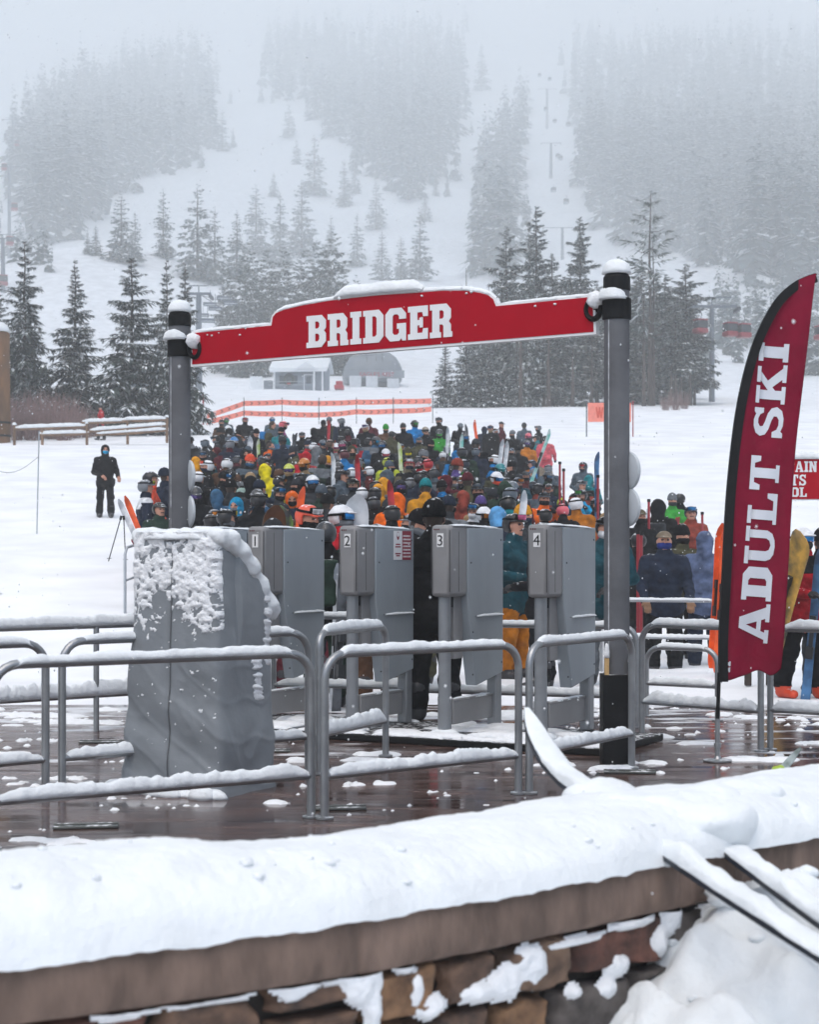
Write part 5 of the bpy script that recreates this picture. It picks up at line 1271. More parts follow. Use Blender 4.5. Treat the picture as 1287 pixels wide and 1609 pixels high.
def person(p, rot, hat, hatc, jacket, trousers='black', pose=(2, 2), gog=None, gogup=None, mask=None, pack=None, boots=None, gloves=None, scale=1., group='skiers waiting in the lift queue', label=None, pom=False, yoke=None, **kw):
    hood = hat == 'O'
    head = kw.pop('head', None) or (r9.choice(HEADS) if label is None else (0, 0))
    o = bpy.data.objects.new('person', body(pose, hood, head, **kw)); COL.objects.link(o); o['head_turn'] = head
    o.location = p; o.rotation_euler = (0, 0, rot) if label else (R(r9.uniform(-5, 6)), R(r9.uniform(-5, 5)), rot); o.scale = (scale * kw_w(jacket, p), scale * kw_w(jacket, p), scale)
    yk = yoke or (r9.choice(YK) if r9.random() < .3 and jacket != 'yellow' and label is None else jacket); ms = [cloth(jacket), cloth(trousers, .06), boots or BOOT, gloves or GLOVE, SKIN, DARKF, cloth(yk), HAIR]
    for s_, m in zip(o.material_slots, ms): s_.link = 'OBJECT'; s_.material = m
    if hat == 'H': part(o, 'helmet', 'helmet', shell(hatc))
    elif hat == 'B':
        part(o, 'beanie', 'beanie', knit(hatc))
        if pom: part(o, 'pompom', 'pompom', knit(hatc))
    elif hat == 'C': part(o, 'cap', 'cap', cloth(hatc))
    elif hat == 'N': part(o, 'hair', 'hair', HAIR)
    if gog: part(o, 'goggles', 'goggles', [cloth('black', 0), lens(PAL.get(gog, gog))])
    if gogup: part(o, 'goggles', 'goggles_up', [cloth('black', 0), lens(PAL.get(gogup, gogup))])
    if mask: part(o, 'face_mask', 'face_mask', cloth(mask, 0))
    if pack: part(o, 'backpack', 'backpack', cloth(pack, .3))
    o['category'] = 'person'
    if group: o['group'] = group
    if label: o['label'] = label
    PEOPLE.append(dict(o=o, p=Vector(p), hat=hat, hatc=hatc, j=jacket, rot=rot, gog=gog, gogup=gogup, mask=mask, pack=pack, label=label))
    return o
def kw_w(j, p): return 1.0 + .12 * float(hsh(p[0] * 3.7, p[1] * 1.3))
# zoomed-crop coordinates of every head, hat, hat colour, jacket colour, facing (f b l r and mixes), extras
CROWD = [
 (290, 640, 4.02, """220,100 H charcoal brown f m:charcoal;258,70 H charcoal slate f g:green m:black;370,80 H grey black f G:red;262,140 H white black f g:cyan m:black;520,108 N - olive r k:blue;555,75 H grey slate f g:blue;
 630,115 H rose magenta r;595,152 B black teal f m:black;635,208 B charcoal navy b t:ochre;515,238 N - orange r k:black;190,195 H black charcoal l;265,230 H grey maroon b;316,210 H blue navy f g:white m:black;75,202 B black grey b k:black;
 130,222 H slate charcoal b;175,272 O - maroon l;410,280 O - black f m:black;365,332 B coral black f m:steel;62,330 O - mustard b;115,365 H white black l G:coral;238,350 H white brown b;490,345 H black black r;548,386 O - yellow b;672,385 H lime black f g:purple m:tan;
 742,350 H ochre tan f g:ochre m:black;732,300 O - red b;825,325 N - forest b;783,240 H white black r G:red;820,152 O - black b;856,110 B black black b;915,90 B grey olive b k:olive;1020,90 H grey navy b k:black;1035,160 H black maroon b;1160,95 B brown maroon b;
 1152,135 H white black f m:tan;1178,200 H charcoal steel f g:cyan m:charcoal;890,217 H slate charcoal f g:steel;940,215 H brown black r G:coral;967,237 H white rose f g:pink m:tan;1036,222 H charcoal black f g:pink;825,265 O - grey b;858,265 H maroon tan f g:purple;
 1060,270 O - olive f m:black;1002,292 H maroon blue b;1000,372 H charcoal black f g:grey m:black;880,340 B mustard forest f m:black;1060,410 H white charcoal b;1165,402 H white plaid l G:orange;1248,430 O - slate b;100,445 H white black b G:green;
 240,450 B black black fr G:blue m:black;372,485 O - black b;415,455 B tan mint b;85,540 H charcoal black f g:purple m:black;322,505 B black charcoal b;247,555 O - steel b;305,612 O - cyan f m:grey;290,690 H black black r G:yellow;180,722 H black black b;
 470,682 B steel charcoal b pom;500,592 H black black b;525,520 B navy navy b;590,545 H black charcoal f G:blue;665,500 B charcoal black l;692,580 O - orange f m:black;752,682 H coral orange f G:white m:black d:18.6;770,465 H black black b;845,466 H white black f g:blue m:charcoal;
 810,550 B slate forest b k:forest;912,548 H black black b;988,622 H white red r g:blue d:18.4;1052,492 H olive charcoal f m:navy;1185,570 H black black b;1228,622 H charcoal black b;1215,512 H black charcoal b;1110,560 H white charcoal b;1265,535 O - mustard b;
 445,170 B black black f;700,270 B charcoal olive l;330,420 H black black b;560,480 H black petrol r;440,560 H charcoal black f g:white;930,620 B black charcoal b;640,420 B brown black l;1080,340 H grey navy b;950,440 H black slate r;150,300 H black petrol f m:black"""),
 (600, 640, 3.677, """30,130 B green brown f;18,207 H black black f g:blue m:black;140,125 B charcoal black f m:black;210,100 H black blue f g:green m:black;268,137 H sand black f g:charcoal;338,80 H navy black f m:black;325,147 H charcoal green f g:green m:black;445,112 H slate black f g:grey;
 490,167 H black navy f g:blue m:black;585,130 O - navy b;635,125 H maroon black f m:tan;690,142 H white maroon l G:black;703,100 C navy maroon r;828,105 B charcoal slate b;905,117 H grey black l;757,160 B grey black fl m:black p:33;832,206 H charcoal ochre f g:purple m:black;
 851,172 H rose black f g:pink;900,182 H black teal l;952,187 H black rose b k:rose;415,265 O - blue b;615,297 H white blue l G:black;500,256 H charcoal forest b;566,242 H slate navy b;268,208 B black black f m:black;170,247 B olive sand f g:yellow;35,257 H white black f g:rose;
 66,310 H lime lime f G:black m:charcoal;156,325 H red camo f G:white;250,342 H maroon red f g:charcoal m:red;292,332 H red coral b;340,382 H charcoal slate b k:grey;450,352 H charcoal forest b;472,380 H black black f g:green m:white;670,347 H teal olive f g:teal m:black;
 640,407 H white forest f g:blue m:coral;850,317 H navy blue l;770,332 B black black l;832,385 H black plaid f m:black;968,350 H grey slate b k:slate;957,392 H charcoal forest f g:steel m:black;992,470 H charcoal navy f G:rust m:charcoal;1148,337 O - slate f G:red m:navy;
 1170,270 H white ochre b d:31;1217,418 O - teal b;1170,442 H grey rust f G:grey;1127,512 H charcoal cyan f G:green m:brown;1050,560 B lime charcoal b;1070,607 H rose black b;905,532 H slate orange f G:charcoal m:black;1256,547 H black black f m:charcoal;1250,625 O - tan b;
 45,440 O - mustard b;70,542 O - orange b;115,467 O - charcoal f g:purple m:black;170,450 H grey petrol b;275,472 B teal mustard b;285,512 B charcoal black b;265,562 H black camo b;412,440 O - maroon b;365,482 B black blue b;456,520 O - rust b;580,482 H charcoal black f G:slate;
 675,475 O - forest b;770,477 H slate maroon f g:purple m:charcoal;737,512 H slate charcoal b;760,552 H black teal b k:black;540,572 B purple tan b;490,602 H charcoal white f G:blue m:white;630,612 H white black f g:ochre m:black;718,610 O - lightblue b;872,612 B mustard charcoal r;
 45,612 H black black b;228,655 H white rose l d:19;140,662 B black black r d:18;910,637 H black black b;1272,690 H black petrol f m:white d:18.5;560,200 B charcoal black b;400,330 B rust purple r;720,220 H black maroon f g:rose;800,250 B black black b;
 600,520 B charcoal slate b;210,420 H black navy b;530,430 B maroon olive b;880,470 H black rust b;420,560 H black black r;340,560 B navy charcoal b"""),
]
FACE = {'f': 0, 'b': 180, 'l': -80, 'r': 80, 'fr': 40, 'fl': -40}
r7 = random.Random(99)
for ox, oy, k, txt in CROWD:
    for e in txt.replace('\n', ' ').split(';'):
        t = e.split(); zx, zy = map(float, t[0].split(',')); kw = {}; d = None; trs = r7.choice(('black', 'black', 'charcoal', 'navy', 'olive', 'sand', 'grey', 'maroon'))
        pose = r7.choice(((0, 0), (1, 1), (2, 2), (2, 0), (5, 2), (1, 3), (0, 5)))
        for q in t[5:]:
            a, _, v = q.partition(':')
            if a == 'g': kw['gog'] = v
            elif a == 'G': kw['gogup'] = v
            elif a == 'm': kw['mask'] = v
            elif a == 'k': kw['pack'] = v
            elif a == 't': trs = v
            elif a == 'd': d = float(v)
            elif a == 'p': pose = (3, 3)
            elif a == 'pom': kw['pom'] = True
        sc = r7.uniform(.92, 1.07); X = ox + zx / k; Y = oy + zy / k
        if d: p = px(X, HOR, d); p.z = max(float(terr(p.x, d)), -.1) if d > 16.4 else 0
        else: p = stand(X, Y, 1.68 * sc)
        if t[1] == 'H' and not ('gog' in kw or 'gogup' in kw): kw['gogup'] = r7.choice(('grey', 'charcoal', 'steel', 'ochre', 'purple'))
        if t[4] != 'b' and 'mask' not in kw and r7.random() < .65: kw['mask'] = r7.choice(('black', 'charcoal', 'navy', 'grey', 'black'))
        if t[4] == 'b' and 'pack' not in kw and r7.random() < .3: kw['pack'] = r7.choice(('black', 'charcoal', 'black', 'navy', 'grey'))
        if d: sc = max(.93, min(1.1, (EYE + (HOR - Y) / FPX * d - p.z) / 1.68))
        person(p, R(FACE[t[4]] + r7.uniform(-18, 18)) - math.atan2(p.x, p.y), t[1], t[2], t[3], trs, pose, scale=sc, **kw)
spots_ = [(q['p'].x / q['p'].y, q['p'].y) for q in PEOPLE]; n_ = 0
for _ in range(4000):                                               # the darker people packed between the ones in front
    if n_ >= 70: break
    y_ = r7.uniform(22, 54); u_ = r7.uniform(-.118, .098 + .0 * y_); s_ = .115 if y_ < 45 else .07
    if u_ > .09 - .0022 * max(0, y_ - 38): continue
    if any(abs(u_ - a) * y_ < .40 and abs(y_ - e) < .55 for a, e in spots_): continue
    spots_.append((u_, y_)); n_ += 1; p = Vector((u_ * y_, y_, float(terr(u_ * y_, y_))))
    hat = r7.choice('HHHBO'); jk = r7.choice(('black', 'black', 'black', 'charcoal', 'navy', 'navy', 'charcoal', 'forest', 'maroon', 'black', 'olive', 'petrol', 'brown', 'red', 'steel')); fc = r7.choice((0, 180, 180, 150, 70, -70, 20))
    person(p, R(fc + r7.uniform(-20, 20)), hat, r7.choice(('black', 'charcoal', 'grey', 'black', 'navy', 'white', 'slate')) if hat != 'O' else '-', jk, r7.choice(('black', 'charcoal', 'navy', 'sand')), r7.choice(((0, 0), (1, 1), (2, 2), (2, 0), (5, 2))), scale=r7.uniform(.86, .95),
           mask=r7.choice(('black', 'charcoal', 'grey')) if fc not in (180, 150) else None, gogup=r7.choice(('grey', 'steel', 'ochre')) if hat == 'H' else None, pack=r7.choice((None, None, 'black', 'charcoal')) if fc == 180 else None)
for P_ in PEOPLE: P_['auto'] = True
# people one can pick out singly
GL2 = mat('leather_glove', '#7b5a40', .7, .2, 12.)
def solo(x, d, hy, rotd, lab, *a, z=None, **k):
    p = px(x, HOR, d); p.z = float(terr(p.x, d)) if z is None else z
    sc = (EYE + (HOR - hy) / FPX * d - p.z) / 1.68
    return person(p, R(rotd) - math.atan2(p.x, p.y), *a, scale=sc, label=lab, **k)
HR = dict(h=.0125)
solo(1044, 21.9, 848, 8, 'person in navy jacket, sand cap and face mask, both hands gripping the hand rail', 'C', 'sand', 'navy', 'black', (4, 4), mask='indigo', gloves=GL2, z=-.12, group=None, **HR)
solo(1073, 23.6, 841, 30, 'person in black beanie and thick black neck warmer behind the person in navy', 'B', 'black', 'olive', 'black', (2, 2), mask='black', z=-.05, group=None, **HR)
solo(1108, 22.6, 848, 185, 'person seen from behind in a dusty blue hooded jacket beside the orange ski', 'O', '-', 'paleblue', 'navy', (2, 2), z=-.1, group=None, **HR)
solo(1086, 31.0, 806, 10, 'person in rust red jacket and navy helmet with bright blue goggles raised', 'H', 'navy', 'rust', 'black', (2, 2), gogup='blue', group=None)
solo(1035, 30.0, 796, 165, 'person in a wet black hooded jacket, back turned, at the red posts', 'O', '-', 'black', 'black', (2, 2), pack='charcoal', group=None)
solo(1057, 34.0, 786, 15, 'person in green jacket and grey beanie with black neck warmer behind the black hooded one', 'B', 'grey', 'green', 'black', (2, 2), mask='charcoal', group=None)
solo(1069, 35.0, 784, 170, 'person with big black helmet, mostly hidden behind the green-jacketed one', 'H', 'black', 'black', 'black', (2, 2), group=None)
solo(1007, 29.0, 811, 20, 'person in black jacket and grey camouflage cap just right of the right pillar', 'C', 'camo', 'black', 'black', (2, 2), mask='black', group=None)
solo(1003, 25.5, 850, -150, 'person in black behind red posts, partly behind the right pillar', 'H', 'black', 'black', 'black', (2, 2), z=-.1, group=None)
solo(1262, 17.2, 846, 40, 'person in red and black jacket and white helmet holding a snowboard behind the flag', 'H', 'white', 'red', 'black', (1, 1), gog='blue', mask='charcoal', yoke='black', boots=mat('orange_boot', '#c9411f', .45, .2, 8., dust=.25), z=0, group=None, step=.12, **HR)
solo(1292, 17.8, 850, 200, 'person in black at the right edge, cut off by the photo', 'B', 'black', 'black', 'charcoal', (1, 1), z=0, group=None)
solo(682, 14.25, 812, 172, 'person dressed all in black with black beanie passing between gates 2 and 3', 'B', 'black', 'black', 'black', (2, 1), pack=None, z=.06, group=None, **HR)
solo(808, 19.6, 824, 55, 'person in dark teal jacket and ochre trousers in profile between gates 3 and 4', 'H', 'black', 'petrol', 'ochre', (1, 1), gogup='pink', z=.0, group=None, **HR)
solo(852, 18.2, 838, -100, 'person in black partly hidden behind gate 4', 'H', 'black', 'black', 'black', (1, 1), z=.0, group=None)
solo(512, 16.2, 838, 170, 'person in black jacket carrying skis between gates 1 and 2', 'H', 'charcoal', 'black', 'forest', (1, 2), pack='forest', z=0, group=None)
solo(430, 16.8, 838, 160, 'person in maroon trousers behind gate 1', 'B', 'charcoal', 'black', 'maroon', (1, 2), z=0, group=None)
solo(592, 16.0, 842, 185, 'person with black helmet and pale brown trousers hidden behind gate 2', 'H', 'black', 'black', 'brown', (1, 2), z=0, group=None)
solo(165, 42.0, 706, 4, 'person in black hooded jacket and light blue mask alone on the open snow', 'O', '-', 'black', 'black', (2, 5), mask='cyan', gloves=SKIN, group=None, step=.2, **HR)
solo(158, 80.0, 641, -70, 'person in red jacket walking behind the log fence at the left', 'B', 'black', 'red', 'black', (5, 5), group=None, step=.2)
solo(229, 29.0, 765, 100, 'person in navy jacket and silver helmet with skis, leftmost in the queue', 'H', 'grey', 'navy', 'charcoal', (1, 1), gogup='lime', yoke='white', group=None, **HR)
solo(237, 30.5, 752, 90, 'person in orange red jacket and black helmet behind the navy and white one', 'H', 'black', 'coral', 'black', (2, 2), group=None)
solo(259, 31.5, 748, 120, 'person in navy seen from behind, just left of the left sign pillar', 'B', 'navy', 'navy', 'black', (2, 2), group=None)
solo(250, 26.5, 800, 30, 'person in dark green and black crouching figure cut by the left pillar', 'H', 'black', 'forest', 'black', (2, 2), group=None)

# white shoulder panel on the navy jacket is part of its cloth; labels for the crowd, each told apart by look or neighbours
def auto_labels():
    A = [q for q in PEOPLE if q['label'] is None]
    def side(q): r = math.degrees(q['rot']) % 360; return 'back turned' if 120 < r < 240 else 'facing us' if r < 55 or r > 305 else 'in profile'
    def pos(q): return 643.5 + FPX * q['p'].x / q['p'].y
    def base(q):
        jk = wd(q['j']); s = f'person in {jk} ' + ('hood' if q['hat'] == 'O' else 'jacket')
        if q['hat'] in HATW: s += f" and {wd(q['hatc'])} {HATW[q['hat']]}"
        if q['hat'] == 'N': s += ', bareheaded'
        return s
    def feats(q):
        f = []
        if q['gog']: f.append(f"{wd(q['gog'])} goggles on")
        if q['gogup']: f.append(f"{wd(q['gogup'])} goggles raised")
        if q['pack']: f.append(f"{wd(q['pack'])} backpack")
        if q['mask'] and not f: f.append(f"{wd(q['mask'])} face mask")
        return f
    def row(q): d = q['p'].y; return 'front of queue' if d < 23 else 'middle of queue' if d < 33 else 'back of queue' if d < 45 else 'last rows of queue'
    bases = {}
    for q in A: bases.setdefault(base(q), []).append(q)
    vivid = [q for q in A if len(bases[base(q)]) == 1 and q['j'] not in ('black', 'charcoal')]
    used = set()
    for q in A:
        b0 = base(q); f = feats(q); c = [f"{b0}, {side(q)}, {row(q)}"] if len(bases[b0]) == 1 else []
        if f: c += [f"{b0}, {f[0]}, {side(q)}", f"{b0}, {f[0]}, {row(q)}"]
        c.append(f"{b0}, {side(q)}, {row(q)}")
        near = sorted((v for v in vivid if v is not q), key=lambda v: abs(pos(v) - pos(q)) + 2.5 * abs(v['p'].y - q['p'].y))[:6]
        for v in near:
            rel = 'left of' if pos(q) < pos(v) else 'right of'
            if abs(pos(q) - pos(v)) < 12: rel = 'behind' if q['p'].y > v['p'].y else 'in front of'
            hat2 = f" and {wd(v['hatc'])} {HATW[v['hat']]}" if v['hat'] in HATW else ' hood' if v['hat'] == 'O' else ''
            c.append(f"{b0}, {rel} the one in {wd(v['j'])}{hat2}")
        same = [v for v in A if base(v) == b0]
        lab = None
        for s in c:
            if s in used or len(s.split()) > 16: continue
            if not s.startswith(b0 + ', ' + ('left' if 0 else '')): continue
            alike = [v for v in same if v is not q and (side(v) == side(q) or ' of the one' in s or 'behind' in s or 'front of the one' in s) and ((f and feats(v) and f[0] == feats(v)[0]) if (f and f[0] in s) else True) and (row(v) == row(q) if 'queue' in s else True)]
            if alike and not (' the one in' in s): continue
            lab = s; break
        lab = lab or f"{b0}, {side(q)}, {row(q)}"
        used.add(lab); q['o']['label'] = lab
auto_labels()

# ------------------------------------------------------------------ skis, boards and poles held up in the queue
SKC = [('#c8ccd0', 'white'), ('#2a2c30', 'black'), ('#d8541f', 'orange'), ('#b5232f', 'red'), ('#3f6f9a', 'blue'), ('#58a59a', 'turquoise'), ('#8a6a48', 'brown'), ('#86b83a', 'lime green')]
def plank(w0, L, tip, waist, name, th=.018, col='#c8ccd0', col2=None):
    """upright ski or board outline, 0 at the tail, with a bent tip"""
    V = []; F = []; n = 26
    for i in range(n + 1):
        f = i / n; e = 1.
        if f > 1 - tip: e = max(.04, 1 - ((f - 1 + tip) / tip) ** 2.2) ** .5
        if f < tip * .5: e = max(.3, 1 - ((tip * .5 - f) / (tip * .5)) ** 2.2) ** .5
        w_ = w0 / 2 * e * (1 - waist * sin(pi * f)); y = -.09 * max(0, (f - .86) / .14) ** 2
        for a, b_ in ((-1, 0), (1, 0), (1, th), (-1, th)): V.append((a * w_, y + b_, f * L))
    for i in range(n):
        for k in range(4): F.append((i * 4 + k, i * 4 + 4 + k, i * 4 + 4 + (k + 1) % 4, i * 4 + (k + 1) % 4))
    F += [(0, 1, 2, 3), tuple(n * 4 + k for k in (3, 2, 1, 0))]
    me = bpy.data.meshes.new(name); me.from_pydata(V, [], F)
    me.materials.append(mat('ski_print', col, .4, .5, 5., dust=.1, col2=col2)); me.set_sharp_from_angle(angle=R(35)); me.update(); return me
BIND = MB(); BIND.box(-.035, .035, -.07, -.002, .62, .74); BIND.box(-.03, .03, -.06, -.002, .95, 1.05); BIND.box(-.02, .02, -.03, -.002, .74, .95)
bme = bpy.data.meshes.new('binding'); bme.from_pydata(BIND.v, [], BIND.f); bme.materials.append(mat('binding_black', '#1f2023', .4, .3, 9.))
def held(x, yt, d, me, lab, tilt=0., lean=0., rz=0., name='ski', group='skis and boards held upright in the queue', bind=True, zb=None, L=1.72):
    D = d; p = px(x, yt, D)
    o = thing(name, lab, 'snowboard' if 'board' in name else 'ski', (p.x, p.y, 0), 0, group)
    # stand the tail so that the tip reaches the seen height
    o.rotation_euler = (R(lean), R(tilt), R(rz)); ax = o.rotation_euler.to_matrix() @ Vector((0, 0, L)); o.location = p - ax
    c = bpy.data.objects.new('deck' if 'board' in name else 'ski_body', me); COL.objects.link(c); c.parent = o
    if bind: c = bpy.data.objects.new('binding', bme); COL.objects.link(c); c.parent = o
    return o
ski_m = {n: plank(.105, 1.72, .13, .22, 'ski_body', .014, c, c2) for n, c, c2 in (('white', '#d5d8db', '#8d98a3'), ('black', '#26282c', '#6a6f76'), ('orange', '#e0571c', '#c2410f'), ('red', '#b5232f', '#701620'), ('blue', '#3f6f9a', '#1f3350'), ('turquoise', '#4fa99e', '#d5d8db'), ('lime', '#9fb93a', '#e6e8ea'))}
brd_m = {n: plank(.29, 1.55, .17, .12, 'deck', .012, c, c2) for n, c, c2 in (('white', '#cfd3d6', '#b9bfc4'), ('brown', '#54402f', '#3d2e22'), ('green', '#2a2d30', '#86b83a'), ('gold', '#c09338', '#25352c'), ('wood', '#c39a55', '#a57d3c'))}
held(560, 777, 18.6, brd_m['white'], 'white snowboard standing upright behind gate 2', 0, 0, 12, 'snowboard', bind=False, L=1.55)
held(431, 794, 18.8, brd_m['brown'], 'brown snowboard standing upright behind gate 1', 0, 0, 20, 'snowboard', bind=False, L=1.55)
held(446, 794, 18.9, brd_m['green'], 'black and lime green snowboard upright beside the brown one behind gate 1', 3, 0, -35, 'snowboard', bind=False, L=1.55)
held(1264, 832, 16.6, brd_m['gold'], 'green and gold snowboard slanting in the arms of the person in red and black', 24, 5, -55, 'snowboard', L=1.55)
held(1290, 862, 16.9, ski_m['blue'], 'grey blue ski upright at the right edge behind the gold snowboard', 6, 3, -20)
held(1132, 822, 20.2, ski_m['orange'], 'bright orange ski standing upright close left of the flag', 3.5, 0, 10)
held(1140, 828, 20.1, ski_m['orange'], 'second bright orange ski paired with the one left of the flag, mostly behind it', 3.5, 0, 10)
for x, y, d, c, t, w_ in ((392, 685, 46, 'white', 4, 'beside the person in black at the back left'), (396, 687, 46, 'white', 8, 'crossing another white ski at the back left'), (405, 690, 47, 'lime', -3, 'held at the back left of the queue'),
    (704, 672, 44, 'white', 2, 'left of the black-jacketed group at the back'), (726, 683, 42, 'turquoise', 3, 'with black tip near the centre back of the queue'), (733, 667, 50, 'black', -4, 'pointing up at the centre back'), (628, 695, 40, 'lime', -2, 'near the person in bright green'),
    (790, 690, 38, 'white', 6, 'broad and leaning in the right centre of the queue'), (798, 693, 38, 'white', 7, 'paired with the broad white one at right centre'), (866, 674, 45, 'turquoise', 24, 'slanting out of the queue at its right end'), 
    (561, 768 - 53, 31, 'red', -2, 'in the middle of the queue'), (524, 712, 34, 'white', -1, 'held by the person with yellow beanie'), (474, 765, 22, 'orange', 4, 'beside the orange hood near the front'), (517, 660, 52, 'red', 2, 'at the back above the middle gates'), (465, 680, 45, 'black', 10, 'crossed at the back left'),
    (460, 682, 45, 'black', -10, 'crossed with another at the back left'), (826, 770, 23, 'white', 8, 'short-looking near the front right'), (938, 711, 31, 'blue', 2, 'held by the person in ochre apart from the queue'), (612, 755, 25, 'red', -5, 'near the orange hood in front'), (745, 660, 52, 'orange', -8, 'at the centre back'), (1065, 812, 30, 'rose', 12, 'behind the person in rust red'),
    (1061, 812, 30, 'rose', -14, 'crossed behind the person in rust red'), (540, 880, 15.9, 'black', 6, 'carried between gates 1 and 2'), (533, 885, 15.9, 'white', 2, 'pale, carried between gates 1 and 2')):
    me = ski_m.get(c) or ski_m['red']
    held(x, y, d, me, f"{ {'rose': 'pink', 'lime': 'lime and white'}.get(c, c)} ski {w_}", t, r7.uniform(-6, 6), r7.uniform(-30, 30))
held(196, 780, 27.5, ski_m['orange'], 'orange ski slanting in front of the navy and white jacket at the left', -22, -6, 10)
held(186, 785, 27.8, ski_m['white'], 'pale ski slanting further left beside the orange one', -24, -6, 10)
held(203, 848, 26.0, ski_m['red'], 'red ski lying low over the steel rail at the left end of the queue', -62, 0, 30)
# ski poles in two hands
POLE = mat('ski_pole', '#2a2b2e', .4, .1, 9., metal=.4)
for x0, y0, x1, y1, d, lab in ((190, 812, 170, 882, 27.4, 'thin black ski pole planted at the left of the navy and white jacket'), (194, 812, 197, 884, 27.3, 'second black ski pole upright beside the slanting one at the left')):
    a, e = px(x0, y0, d), px(x1, y1, d); o = thing('ski_pole', lab, 'ski pole', e, 0, 'ski poles at the left of the queue')
    b = MB(); b.tube([(0, 0, 0), a - e], .009, 6); b.done('shaft', POLE, o); b = MB(); b.tube([(a - e) * .93, (a - e) * 1.02], .02, 8); b.done('grip', BLACK, o); b = MB(); b.lathe((a - e) * .06, [(.04, 0), (.04, .008)], 10); b.done('basket', BLACK, o)
# phone and gloves held by the person alone on the snow
c = px(178, 758, 41.8); b = MB(); V, F = clump((0, 0, 0), .07, 3, (.6, 1, 1.3)); b.add(V, F); tag(b.done('glove_pair', GLOVE, None, 170, loc=c), 'dark gloves dangling from the hand of the person alone on the snow', 'gloves')
# ------------------------------------------------------------------ things farther up the slope
FENCE = mat('orange_fence_band', '#ef8a78', .7, .1, 5.); POLER = mat('red_pole', '#93202c', .5, .1, 5.); CHEV = mat('chevron_print', '#5a3a3a', .7, .1, 5.); LOG = mat('log_wood', '#7b614b', .85, .35, 3., .5, 14., dust=.2, stretch=(1, 1, .3))
PALE = mat('pale_rail', '#aab0b6', .5, .1, 5., metal=.4); IRON = mat('lift_iron', '#6d7680', .5, .15, 3., dust=.1); CABLE = mat('cable', '#4a4f55', .6, .05, 3.)
def orange_fence():
    D = 100.; o = thing('warning_fence', 'two pink orange warning bands with chevrons strung across the snow behind the queue', 'fence', by_depth(325, D)); c = o.location.copy()
    P = lambda x, y: px(x, y, D) - c
    for up, pts in (('upper', [(325, 654), (383, 634), (443, 632), (501, 634), (560, 632), (618, 631), (678, 630)]), ('lower', [(325, 663), (383, 649), (443, 650), (501, 652), (560, 647), (618, 646), (678, 643)])):
        b = MB(); k = 0; fine = []
        for a, e in zip(pts, pts[1:]):
            for i in range(10): f = i / 10; fine.append((a[0] + (e[0] - a[0]) * f, a[1] + (e[1] - a[1]) * f + .9 * sin(pi * f) * (1 if up == 'lower' else .5)))
        fine.append(pts[-1]); h = .30; V = []
        for i, (x, y) in enumerate(fine): q = P(x, y); j = .03 * sin(i * .9); V += [(q.x, q.y + j, q.z - h / 2), (q.x, q.y + j, q.z + h / 2), (q.x, q.y + j + .01, q.z + h / 2), (q.x, q.y + j + .01, q.z - h / 2)]
        for i in range(len(fine) - 1):
            for k in range(4): b.f.append((i * 4 + k, i * 4 + (k + 1) % 4, i * 4 + 4 + (k + 1) % 4, i * 4 + 4 + k)); b.m.append(0)
        b.v = V; bo = b.done('band', FENCE, o, smooth=0)
        b = MB()
        for i in range(2, len(fine) - 1, 2):
            q = P(*fine[i]); j = .03 * sin(i * .9) - .012
            for s in (-1, 1): b.add([(q.x - .09, q.y + j, q.z + s * .1), (q.x - .03, q.y + j, q.z + s * .1), (q.x + .09, q.y + j, q.z), (q.x + .03, q.y + j, q.z)], [(0, 1, 2, 3) if s > 0 else (3, 2, 1, 0)])
        b.each('chevron', CHEV, bo, smooth=0)
    for x, yt, yb, m in ((319, 618, 672, POLER), (383, 624, 668, CABLE), (443, 625, 666, CABLE), (501, 625, 664, CABLE), (560, 624, 662, CABLE), (618, 624, 661, CABLE), (680, 622, 660, CABLE)):
        b = MB(); b.tube([P(x, yb) - Vector((0, 0, .5)), P(x, yt)], .05 if m is POLER else .025, 6); b.done('pole', m, o)
orange_fence()
def w_banner():
    D = 78.; c = by_depth(958, D); o = thing('warning_banner', 'orange mesh banner with a faint letter W hung behind the right sign pillar', 'banner', c); P = lambda x, y: px(x, y, D) - c
    a, e = P(924, 663), P(992, 633); b = MB(); b.box(a.x, e.x, -.01, .01, a.z, e.z); b.done('mesh_cloth', FENCE, o, smooth=0)
    for i, x in enumerate((922, 995)):
        b = MB(); b.tube([P(x, 676) - Vector((0, 0, .3)), P(x, 630)], .03, 6); b.done('pole', POLER if i else CABLE, o)
    cs, gw = glyphs('W'); V, F = fill([[(P(936, 0).x + q / gw * .38, P(0, 657).z + r_ / 10 * .5) for q, r_ in k] for k in cs]); mk('lettering', [(q, -.016, r_) for q, r_, _ in V], F, mat('banner_print', '#d5563f', .7), o, smooth=0)
w_banner()
